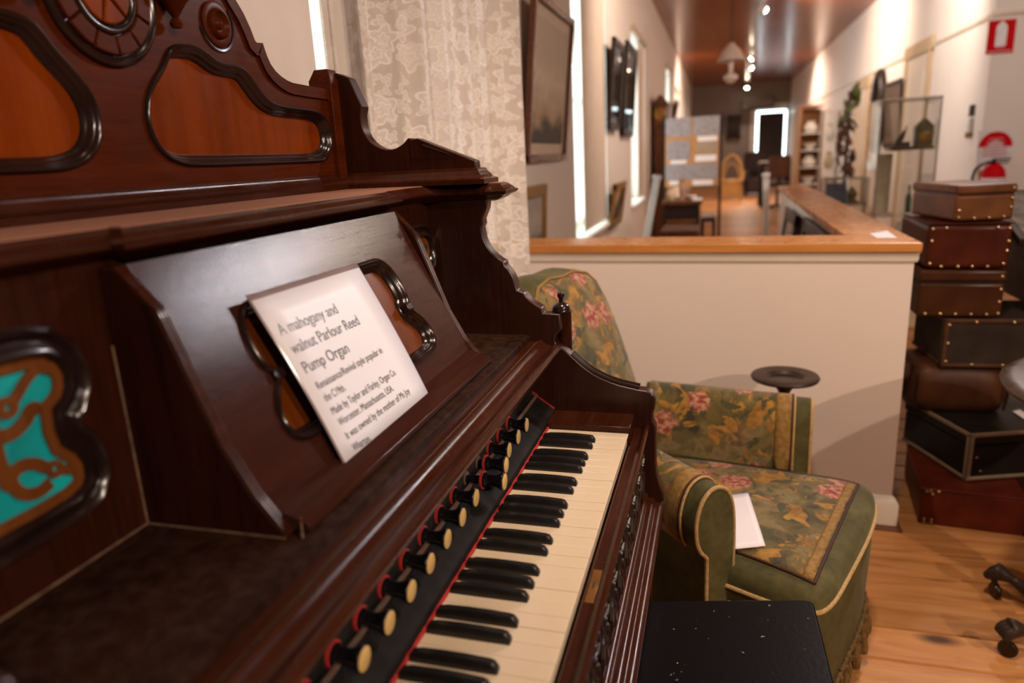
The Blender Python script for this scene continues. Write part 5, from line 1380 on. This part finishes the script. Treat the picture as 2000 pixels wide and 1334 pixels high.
MB().box(a.x, b_.x, YF-0.2, YF, b_.z, a.z).build('casing', ACM, t, bevel=0.03)
MB().box(a.x+0.05, b_.x-0.05, YF-0.205, YF-0.19, b_.z+0.02, b_.z+0.06).build('air_vent', DKW, t)

# ---------------------------------------------------------------- right wall: cabinets, frames, doorway, display cases
cyf = 10.2
k0, k1 = on(1563, 300, 'y', cyf), on(1602, 300, 'y', cyf); zt = on(1580, 209, 'y', cyf).z
t = root('china_cabinet', ((k0.x+k1.x)/2, cyf+0.4, 0), label='honey pine cabinet with open shelves of white china in the hall', cat='cabinet')
MB().box(k0.x-0.02, k0.x, cyf, cyf+0.8, 0, zt).build('cabinet_side', HONEY, t)
MB().box(k1.x, k1.x+0.012, cyf+0.02, cyf+0.8, 0, zt-0.03).build('cabinet_side', M_TRIM, t)
MB().box(k0.x, k1.x, cyf+0.30, cyf+0.32, 0, zt-0.02).build('cabinet_back', HONEY, t)
MB().box(k0.x-0.02, k1.x+0.012, cyf, cyf+0.8, zt, zt+0.025).build('cabinet_top', HONEY, t)
shelf_z = [0.30, 0.62, 0.86, 1.10, 1.34]
for z in shelf_z: MB().box(k0.x, k1.x, cyf+0.01, cyf+0.30, z-0.015, z).build('shelf', M_WHITE, t)
for k_, z in enumerate(shelf_z[1:]):
    sn = ('lowest china', 'second china', 'third china', 'top')[k_]
    xm = (k0.x+k1.x)/2
    if k_ % 2 == 0:
        vase('bowl', 'white china bowl on the %s shelf of the pine cabinet' % sn, 'bowl', (xm, cyf+0.14, z), [(0.04,0),(0.05,0.012),(0.11,0.10),(0.105,0.10),(0.045,0.018),(0,0.016)], CHINA, 'white china in the pine cabinet')
    else:
        vase('jug', 'white china jug on the %s shelf of the pine cabinet' % sn, 'jug', (xm, cyf+0.14, z), [(0.06,0),(0.10,0.05),(0.09,0.11),(0.05,0.14),(0.07,0.17),(0.0,0.16)], CHINA, 'white china in the pine cabinet')
def glass_case(label, x0, x1, y0, y1, z0, z1, shelves, base=True, frame=M_TRIM, group=None):
    t = root('display_case', ((x0+x1)/2, (y0+y1)/2, 0 if base else z0), label=label, cat='display case', group=group)
    if base: MB().box(x0, x1, y0, y1, 0, z0).build('plinth', CREAMBOX, t, bevel=0.004)
    e = 0.009; mb = MB()
    for x in (x0, x1-e):
        for y in (y0, y1-e): mb.box(x, x+e, y, y+e, z0, z1)
    for z in (z0, z1-e):
        mb.box(x0, x1, y0, y0+e, z, z+e).box(x0, x1, y1-e, y1, z, z+e).box(x0, x0+e, y0, y1, z, z+e).box(x1-e, x1, y0, y1, z, z+e)
    mb.build('case_frame', frame, t)
    MB().box(x0+e, x1-e, y0+0.002, y0+0.005, z0+e, z1-e).build('front_pane', CLR, t)
    MB().box(x0+0.002, x0+0.005, y0+e, y1-e, z0+e, z1-e).build('side_pane', CLR, t)
    MB().box(x1-0.005, x1-0.002, y0+e, y1-e, z0+e, z1-e).build('side_pane', CLR, t)
    MB().box(x0+e, x1-e, y1-0.005, y1-0.002, z0+e, z1-e).build('back_pane', CLR, t)
    MB().box(x0+e, x1-e, y0+e, y1-e, z1-0.006, z1-0.002).build('top_pane', CLR, t)
    for z in shelves: MB().box(x0+e, x1-e, y0+e, y1-e, z-0.006, z).build('glass_shelf', CLR, t)
    return t
SILV = plain('brushed_metal_frame', (0.42, 0.35, 0.30), 0.3, metal=0.8)
cy = 3.85
c0_, c1_ = on(1722, 188, 'y', cy), on(1843, 186, 'y', cy)
zA, zB = on(1800, 292, 'y', cy).z, on(1800, 422, 'y', cy).z
zTop = c1_.z
glass_case('tall glass display case with old ornaments beside the right wall', c0_.x, c1_.x, cy, cy+0.36, 0.55, zTop, [zB, zA], frame=SILV)
def inx(u): return on(u, 280, 'y', cy+0.12).x
DKF = plain('dark_bronze', (0.05, 0.025, 0.018), 0.4)
OLV = plain('olive_gilt_clock', (0.20, 0.15, 0.05), 0.4, col2=(0.08, 0.07, 0.03), nscale=40)
t = root('bronze_figure', (inx(1762), cy+0.14, zA), label='dark bronze figure on the upper shelf of the glass display case', cat='figurine', local=True)
MB().layers([[(i*w*1.5, j*w, z) for i, j in ((-1,-1),(1,-1),(1,1),(-1,1))] for w, z in ((0.035,0),(0.04,0.012),(0.028,0.03),(0.03,0.05))]).build('plinth', DKF, t, bevel=0.003)
MB().tube([(-0.02,0,0.045),(-0.005,0,0.075),(0.008,0,0.10),(0.012,0,0.12)], [0.018,0.020,0.013,0.009], 10).build('figure', DKF, t)
MB().tube([(0.008,0,0.095),(0.02,0,0.12),(0.022,0,0.15)], [0.006,0.005,0.003], 8).build('raised_arm', DKF, t)
t = root('mantel_clock', (inx(1805), cy+0.16, zA), label='olive and gilt mantel clock on the upper shelf of the glass display case', cat='clock', local=True)
MB().box(-0.06,0.06,-0.04,0.04,0,0.02).box(-0.05,0.05,-0.035,0.035,0.02,0.13).build('clock_body', OLV, t, bevel=0.006)
MB().prism([(-0.055,0.13),(0.055,0.13),(0.03,0.16),(0,0.19),(-0.03,0.16)], 'y', -0.035, 0.035).build('clock_crest', OLV, t, bevel=0.004)
MB().lathe([(0.032,0),(0.034,0.004),(0.028,0.006),(0,0.006)], (0,-0.035,0.075), (0,-1,0), 20).build('dial', GILT, t)
for k_, (u, lab) in enumerate(((1786,'slim green glass bottle on the lower shelf of the glass display case'), (1801,'squat green glass bottle beside the slim one in the glass display case'))):
    vase('bottle', lab, 'bottle', (inx(u), cy+0.14, zB), [(0.016,0),(0.018,0.01),(0.018,0.09+0.02*(1-k_)),(0.007,0.12+0.02*(1-k_)),(0.007,0.16+0.02*(1-k_)),(0.009,0.165+0.02*(1-k_)),(0.0,0.165+0.02*(1-k_))], GREENG)
tag(MB().box(inx(1728), inx(1758), cy+0.28, cy+0.34, zB, zA-0.02).build('cream_panel', CREAMBOX, None, bevel=0.003), 'cream backing panel standing in the glass display case', 'panel')
vase('jar', 'white ceramic jar below the bottles in the glass display case', 'jar', (inx(1778), cy+0.14, 0.556), [(0.03,0),(0.04,0.02),(0.042,0.08),(0.03,0.10),(0.034,0.105),(0.034,0.115),(0.0,0.12)], CHINA)
# low glass box
g0, g1 = on(1613, 350, 'y', 4.9), on(1700, 350, 'y', 4.9); gz = g0.z; gb = on(1650, 402, 'y', 4.9).z
glass_case('low glass show box with a blue book behind the pine rail', g0.x, g1.x, 4.9, 5.2, gb, gz, [], frame=SILV)
BLUE = plain('slate_blue_cover', (0.05, 0.07, 0.11), 0.5)
t = root('blue_book', (g0.x+0.1, 5.0, gb+0.01), label='slate blue book propped inside the low glass show box', cat='book')
MB().obox((g0.x+0.10, 5.02, gb+0.09), (1,0,0), (0,0.5,0.866), (0,-0.866,0.5), 0.075, 0.085, 0.012).build('cover', BLUE, t, bevel=0.002)
MB().obox((g0.x+0.102, 5.02, gb+0.09), (1,0,0), (0,0.5,0.866), (0,-0.866,0.5), 0.075, 0.083, 0.009).build('pages', M_PAPER, t)
t = root('brass_mantel_ornament', (g1.x-0.1, 5.05, gb+0.01), label='olive brass ornament inside the low glass show box', cat='ornament', local=True)
MB().lathe([(0.05,0),(0.055,0.01),(0.03,0.03),(0.045,0.07),(0.02,0.11),(0,0.13)], (0,0,0), (0,0,1), 16).build('body', OLV, t)
# tall glass cabinet near the china cabinet
gy = 9.0
g0, g1 = on(1606, 300, 'y', gy), on(1640, 300, 'y', gy)
glass_case('tall narrow glass cabinet between the pine cabinet and the dried flower stand', g0.x, g1.x, gy, gy+0.35, 0.5, on(1622, 214, 'y', gy).z, [0.85, 1.2], frame=M_TRIM)
for k_, z in enumerate((0.505, 0.855, 1.205)):
    vase('vase', 'pale glazed vase on the %s level of the tall narrow glass cabinet' % ('bottom', 'middle', 'top')[k_], 'vase', ((g0.x+g1.x)/2, gy+0.17, z), [(0.035,0),(0.06,0.06),(0.05,0.14),(0.025,0.19),(0.04,0.22),(0,0.21)], CREAMBOX if k_ % 2 else CHINA, 'vases in the narrow glass cabinet')

# tall stand of dried flowers: stem, base and leaves
GL = plain('garland_leaf', (0.09, 0.11, 0.015), 0.6, col2=(0.05, 0.05, 0.01), nscale=30); GB = plain('garland_brown', (0.07, 0.028, 0.012), 0.7)
GX = 1.56; yg = on(1656, 250, 'x', GX).y; zt = on(1660, 178, 'x', GX).z; zb = on(1652, 345, 'x', GX).z
t = root('dried_flower_stand', (GX, yg, 0), label='tall stand wound with dried flowers and green leaves at its top by the right wall', cat='dried flowers')
MB().tube([(GX, yg, zt), (GX, yg, 0.0)], 0.022, 8).build('stem', GB, t)
MB().lathe([(0.13,0.0),(0.13,0.02),(0.03,0.05)], (GX, yg, 0), (0,0,1), 18).build('base', GB, t)
lm = MB().prism([(0,-0.07),(0.035,-0.02),(0.02,0.05),(0,0.08),(-0.02,0.05),(-0.035,-0.02)], 'y', -0.004, 0.004)
lo1 = lm.build('leaf', GL, t); lo2 = lm.build('leaf', GB, t)
n_ = 46
for k_ in range(n_):
    s = k_/(n_-1); src = lo1 if s < 0.35 else lo2
    o = src if k_ in (0, n_-1) else inst(src, t)
    a = random.uniform(0, 2*PI)
    o.location = (GX+0.08*math.sin(a), yg+0.08*math.cos(a)*(1-0.3*s), zt+(zb-zt)*s+0.03*math.sin(a))
    o.rotation_euler = (random.uniform(-0.8,0.8), random.uniform(-0.8,0.8), random.uniform(0,6))

def wallpic(label, u0, u1, v0, v1, fm, am, fw, depth=0.05, cat='picture', oval=False):
    x = XR-depth
    y1 = on(u0, (v0+v1)/2, 'x', x).y; y0 = on(u1, (v0+v1)/2, 'x', x).y; u = (u0+u1)/2
    if oval: y0 += fw*0.7; y1 -= fw*0.5
    zt, zb = on(u, v0, 'x', x).z, on(u, v1, 'x', x).z
    if not oval: return picture(label, XR-0.005, XR-depth, y0, y1, zb, zt, fm, am, fw, face=-1)
    t = root('oval_frame', (XR, (y0+y1)/2, zb), label=label, cat=cat)
    c = ((y0+y1)/2, (zt+zb)/2); a_, b_ = (y1-y0)/2, (zt-zb)/2
    ov = [(XR-0.005, c[0]+a_*math.cos(q*PI/24), c[1]+b_*math.sin(q*PI/24)) for q in range(48)]
    MB().sweep([(-fw,0),(-fw,depth*0.6),(-fw*0.3,depth),(fw*0.5,depth*0.8),(fw,0.01),(fw,0)], ov, (-1,0,0)).build('frame', fm, t)
    MB().prism([(p[1], p[2]) for p in ov], 'x', XR-0.012, XR-0.004).build('portrait_sheet', am, t)
    return t
wallpic('black oval portrait frame on the right wall', 1697, 1716, 146, 292, DKW, A2, 0.055, 0.08, oval=True)
wallpic('dark framed mirror, pink wall reflection painted in, on the right wall beside the doorway', 1724, 1757, 160, 290, DKW, art('painted_mirror_reflection', (0.60, 0.44, 0.38), (0.52, 0.37, 0.31), (0.40, 0.28, 0.24), 4.0), 0.05)  # a mirror: the pink wall it reflects is painted as sheet colour

# doorway with tan architrave on the right wall
ydn, ydf = on(1816, 130, 'x', XR-0.02).y, on(1768, 130, 'x', XR-0.02).y; zd = on(1790, 104, 'x', XR-0.02).z
t = root('door_1', (XR, (ydn+ydf)/2, 0), kind='structure')
mb = MB().box(XR-0.03, XR, ydn, ydn+0.1, 0, zd).box(XR-0.03, XR, ydf-0.1, ydf, 0, zd).box(XR-0.035, XR, ydn-0.04, ydf+0.04, zd-0.03, zd+0.10)
mb.build('architrave', M_TAN, t, bevel=0.005)
MB().box(XR-0.012, XR-0.001, ydn+0.1, ydf-0.1, 0.01, zd-0.03).build('door_leaf', M_TRIM, t)
for z0, z1 in ((0.2,0.9),(1.1,zd-0.2)):
    MB().box(XR-0.02, XR-0.012, ydn+0.2, ydf-0.2, z0, z1).build('door_panel', M_TRIM, t, bevel=0.004)
# second doorway further on
y2n, y2f = on(1692, 250, 'x', XR-0.02).y, on(1668, 250, 'x', XR-0.02).y; z2 = on(1680, 172, 'x', XR-0.02).z
t = root('door_2', (XR, (y2n+y2f)/2, 0), kind='structure')
MB().box(XR-0.03, XR, y2n, y2n+0.1, 0, z2).box(XR-0.03, XR, y2f-0.1, y2f, 0, z2).box(XR-0.035, XR, y2n-0.04, y2f+0.04, z2-0.03, z2+0.10).build('architrave', M_TAN, t, bevel=0.005)
MB().box(XR-0.012, XR-0.001, y2n+0.1, y2f-0.1, 0.01, z2-0.03).build('door_leaf', M_TRIM, t)

# small white wall unit with two dark prongs
yu = on(1893, 240, 'x', XR-0.02).y; zu = on(1893, 240, 'x', XR-0.02).z
t = root('wall_switch', (XR-0.02, yu, zu-0.1), label='white wall switch box with two dark prongs above it on the right wall', cat='switch')
MB().box(XR-0.04, XR, yu-0.05, yu+0.05, zu-0.07, zu+0.04).build('switch_box', M_WHITE, t, bevel=0.006)
for dy_ in (-0.035, 0.03):
    MB().box(XR-0.02, XR, yu+dy_-0.008, yu+dy_+0.008, zu+0.05, zu+0.14).build('prong', DARKM, t)
    MB().box(XR-0.03, XR, yu+dy_-0.012, yu+dy_+0.012, zu-0.12, zu-0.075).build('prong', GILT, t)

# ---------------------------------------------------------------- fire signs and extinguisher on the alcove wall
SRED = plain('sign_red', (0.60, 0.004, 0.010), 0.6, col2=(0.56, 0.004, 0.009), spec=0.05)
SWH = plain('sign_white', (0.82, 0.78, 0.80), 0.4)
SPINK = plain('faded_sign_print', (0.62, 0.20, 0.20), 0.5)
ys = YC-0.003
s00, s11 = on(1932, 41, 'y', ys), on(1978, 103, 'y', ys)
sx0, sx1, sz1, sz0 = s00.x, s11.x, s00.z, s11.z; sw = sx1-sx0; sh = sz1-sz0
t = root('extinguisher_location_sign', ((sx0+sx1)/2, ys, sz0), label='red sign with a white extinguisher symbol high on the alcove wall', cat='sign')
MB().box(sx0, sx1, ys-0.002, ys+0.002, sz0, sz1).build('sign_plate', SRED, t)
cxs = (sx0+sx1)/2; w_ = sw*0.20
sym = [(cxs-w_, sz0+sh*0.26), (cxs-w_*0.9, sz0+sh*0.22), (cxs+w_*0.9, sz0+sh*0.22), (cxs+w_, sz0+sh*0.26), (cxs+w_, sz0+sh*0.78), (cxs+w_*0.7, sz0+sh*0.88), (cxs+w_*0.25, sz0+sh*0.92), (cxs+w_*0.25, sz0+sh*0.96), (cxs-w_*0.25, sz0+sh*0.96), (cxs-w_*0.25, sz0+sh*0.92), (cxs-w_*0.7, sz0+sh*0.88), (cxs-w_, sz0+sh*0.78)]
MB().prism(sym, 'y', ys-0.0035, ys-0.002).build('extinguisher_symbol', SWH, t)
MB().box(cxs-w_*0.8, cxs+w_*0.8, ys-0.0035, ys-0.002, sz0+sh*0.16, sz0+sh*0.19).build('printed_line', SPINK, t)
MB().box(sx0+sw*0.06, sx1-sw*0.06, ys-0.0035, ys-0.002, sz0+sh*0.04, sz0+sh*0.10).build('printed_line', SPINK, t)
s00, s11 = on(1912, 256, 'y', ys), on(1975, 318, 'y', ys)
sx0, sx1, sz1, sz0 = s00.x, s11.x, s00.z, s11.z; sw = sx1-sx0; sh = sz1-sz0; cxs = (sx0+sx1)/2
t = root('extinguisher_type_sign', (cxs, ys, sz0), label='white sign with a red arch above the fire extinguisher', cat='sign')
MB().box(sx0, sx1, ys-0.002, ys+0.002, sz0, sz1).build('sign_plate', SWH, t)
ar = [(cxs+sw*0.47*math.cos(PI*q/20), sz0+sh*0.50+sh*0.46*math.sin(PI*q/20)) for q in range(21)]
ari = [(cxs+sw*0.22*math.cos(PI*q/20), sz0+sh*0.50+sh*0.20*math.sin(PI*q/20)) for q in range(20, -1, -1)]
MB().prism(ar+ari, 'y', ys-0.0035, ys-0.002).build('red_arch', SRED, t)
for k_ in range(6):
    z = sz0+sh*(0.72-0.1*k_); hw = sw*(0.20+0.045*min(k_, 3))
    MB().box(cxs-hw, cxs+hw, ys-0.0038, ys-0.002, z, z+sh*0.045).build('printed_line', SPINK, t)
ex = on(1941, 335, 'y', YC-0.1)
t = root('fire_extinguisher', (ex.x, YC-0.1, 0.42), label='red fire extinguisher with black hose on the alcove wall', cat='fire extinguisher')
zt = on(1941, 316, 'y', YC-0.1).z
MB().lathe([(0.0,zt-0.55),(0.078,zt-0.55),(0.084,zt-0.53),(0.084,zt-0.12),(0.072,zt-0.06),(0.04,zt-0.025),(0.025,zt-0.015),(0.025,zt+0.0)], (ex.x, YC-0.1, 0), (0,0,1), 24).build('cylinder', SRED, t)
MB().lathe([(0.0845,zt-0.30),(0.0850,zt-0.29),(0.0850,zt-0.125),(0.0845,zt-0.12)], (ex.x, YC-0.1, 0), (0,0,1), 24).build('white_label', SWH, t)
MB().lathe([(0.0853,zt-0.235),(0.0857,zt-0.23),(0.0857,zt-0.195),(0.0853,zt-0.19)], (ex.x, YC-0.1, 0), (0,0,1), 24).build('black_band', BLK, t)
MB().box(ex.x-0.02, ex.x+0.10, YC-0.115, YC-0.085, zt+0.01, zt+0.025).box(ex.x-0.02, ex.x+0.09, YC-0.115, YC-0.085, zt-0.012, zt).build('lever', DARKM, t, bevel=0.003)
MB().tube(chaikin([(ex.x, YC-0.12, zt), (ex.x-0.08, YC-0.13, zt-0.005), (ex.x-0.14, YC-0.13, zt-0.05), (ex.x-0.155, YC-0.13, zt-0.15), (ex.x-0.13, YC-0.13, zt-0.35)], 2, False), 0.013, 8).build('hose', BLK, t)
MB().box(ex.x-0.03, ex.x+0.03, YC-0.03, YC, zt-0.2, zt-0.1).build('wall_bracket', DARKM, t)

# ---------------------------------------------------------------- pendant lamp and track spots
OPAL = plain('opal_glass_shade', (0.62, 0.52, 0.46), 0.3)
pc = on(1428, 110, 'y', 8.4)
t = root('pendant_lamp', (pc.x, 8.4, on(1425,165,'y',8.4).z), label='old hanging oil lamp with white glass shade under the dark ceiling', cat='lamp')
zs1, zs0 = on(1428, 84, 'y', 8.4).z, on(1428, 119, 'y', 8.4).z; zr = on(1425, 152, 'y', 8.4).z
MB().lathe([(0.03,zs1),(0.05,zs1-0.03),(0.11,zs1-0.09),(0.155,zs0+0.02),(0.175,zs0),(0.17,zs0),(0.15,zs0+0.02),(0.10,zs1-0.10),(0.03,zs1-0.02)], (pc.x,8.4,0), (0,0,1), 28).build('shade', OPAL, t)
MB().lathe([(0.0,zr-0.07),(0.04,zr-0.06),(0.085,zr-0.01),(0.085,zr+0.02),(0.05,zr+0.05),(0.02,zr+0.06),(0.02,zr+0.1),(0.03,zs0)], (pc.x,8.4,0), (0,0,1), 22).build('oil_font', OPAL, t)
MB().lathe([(0.022,zr+0.06),(0.03,zs0-0.03),(0.025,zs0+0.08)], (pc.x,8.4,0), (0,0,1), 14).build('chimney', OPAL, t)
MB().tube([(pc.x,8.4,zs1), (pc.x,8.4,HC)], 0.008, 6).build('hanging_rod', DKW, t)

BULB = emit('halogen_bulb', (1.0, 0.86, 0.62), 55.0)
def lamp(label, loc, target, power, angle=70, blend=0.6, radius=0.035, group='ceiling track spotlights', glow=True, col=WARM):
    """small spotlight: ceiling plate, stem, can aimed at the target, bright lamp face and its light"""
    t = root('track_spotlight', (loc[0], loc[1], HC), label=label, cat='spotlight', group=group)
    L = Vector(loc); d = (Vector(target)-L).normalized()
    MB().lathe([(0.045,HC-0.03),(0.045,HC)], (L.x,L.y,0), (0,0,1), 16).build('ceiling_plate', M_WHITE, t)
    MB().tube([(L.x,L.y,HC-0.03), tuple(L-d*0.03)], 0.008, 8).build('stem', M_WHITE, t)
    MB().lathe([(0.0,-0.07),(0.03,-0.065),(0.04,-0.03),(0.048,0.03),(0.044,0.03),(0.036,-0.02)], L, d, 18).build('can', M_WHITE, t)
    if glow: MB().lathe([(0.0,0.010),(0.030,0.012),(0.036,0.028),(0.030,0.044),(0.016,0.053),(0.0,0.056)], L, d, 16).build('lamp_face', BULB, t)
    s = spot('lamp_light', L+d*0.065, Vector(target), power, angle, blend, radius, col)
    attach(s, t); s.matrix_parent_inverse = ROOTM[t.name][0].inverted()
    return t

# ================================================================ the lamps that light the place
COOL = (0.93, 0.90, 1.0)
lamp('ceiling spotlight in the front room aimed at the partition and armchair', (3.6, -3.2, 2.8), (0.2, 0.7, 0.5), 250, 60)
lamp('ceiling spotlight in the front room aimed at the organ keyboard', (2.6, -1.4, 2.82), (-0.1, -0.3, 0.8), 120, 80)
lamp('added unseen ceiling spotlight filling light onto the floor near the pedestal table', (0.25, -0.2, 2.85), (0.8, 0.9, 0.0), 85, 90, radius=0.09)  # added fill lamp, out of view, brightens the floor beside the table
lamp('ceiling spotlight over the return rail aimed at the organ desk', (1.75, 2.94, 2.85), (-0.3, -0.5, 1.0), 125, 55, col=COOL)
lamp('ceiling spotlight over the return rail, second in its row, aimed at the organ', (1.70, 3.46, 2.85), (-0.3, -0.4, 1.0), 32, 50)
lamp('ceiling spotlight over the return rail, third in its row, aimed at the armchair', (1.66, 4.11, 2.85), (0.2, 0.4, 0.8), 32, 60)
lamp('ceiling spotlight in the front room washing the alcove wall', (2.6, 2.2, 2.85), (2.3, 5.4, 1.4), 120, 100, col=(1.0, 0.84, 0.74))
P1 = on(1490, 18, 'z', 2.86); P2 = on(1470, 112, 'z', 2.86); P3 = on(1466, 131, 'z', 2.86); P4 = on(1459, 170, 'z', 2.86)
lamp('hall spotlight nearest the hanging oil lamp, washing the right wall', tuple(P1), (2.1, P1.y+0.3, 2.3), 170, 120)
lamp('hall spotlight beyond the hanging oil lamp, washing the left wall', tuple(P2), (-0.7, P2.y+0.4, 1.4), 190, 130)
lamp('hall spotlight paired beyond the hanging oil lamp, washing the right wall', tuple(P3), (2.1, P3.y-0.2, 1.4), 190, 130)
lamp('hall spotlight nearest the grey end wall', tuple(P4), (0.5, P4.y-1.5, 0.0), 90, 120)
lamp('hall spotlight above the partition washing the left wall', (0.7, 4.2, 2.85), (-0.7, 5.4, 1.9), 105, 130)
lamp('hall spotlight above the partition washing the right wall', (1.0, 5.8, 2.85), (2.1, 7.0, 2.0), 100, 130, col=(1.0, 0.84, 0.72))
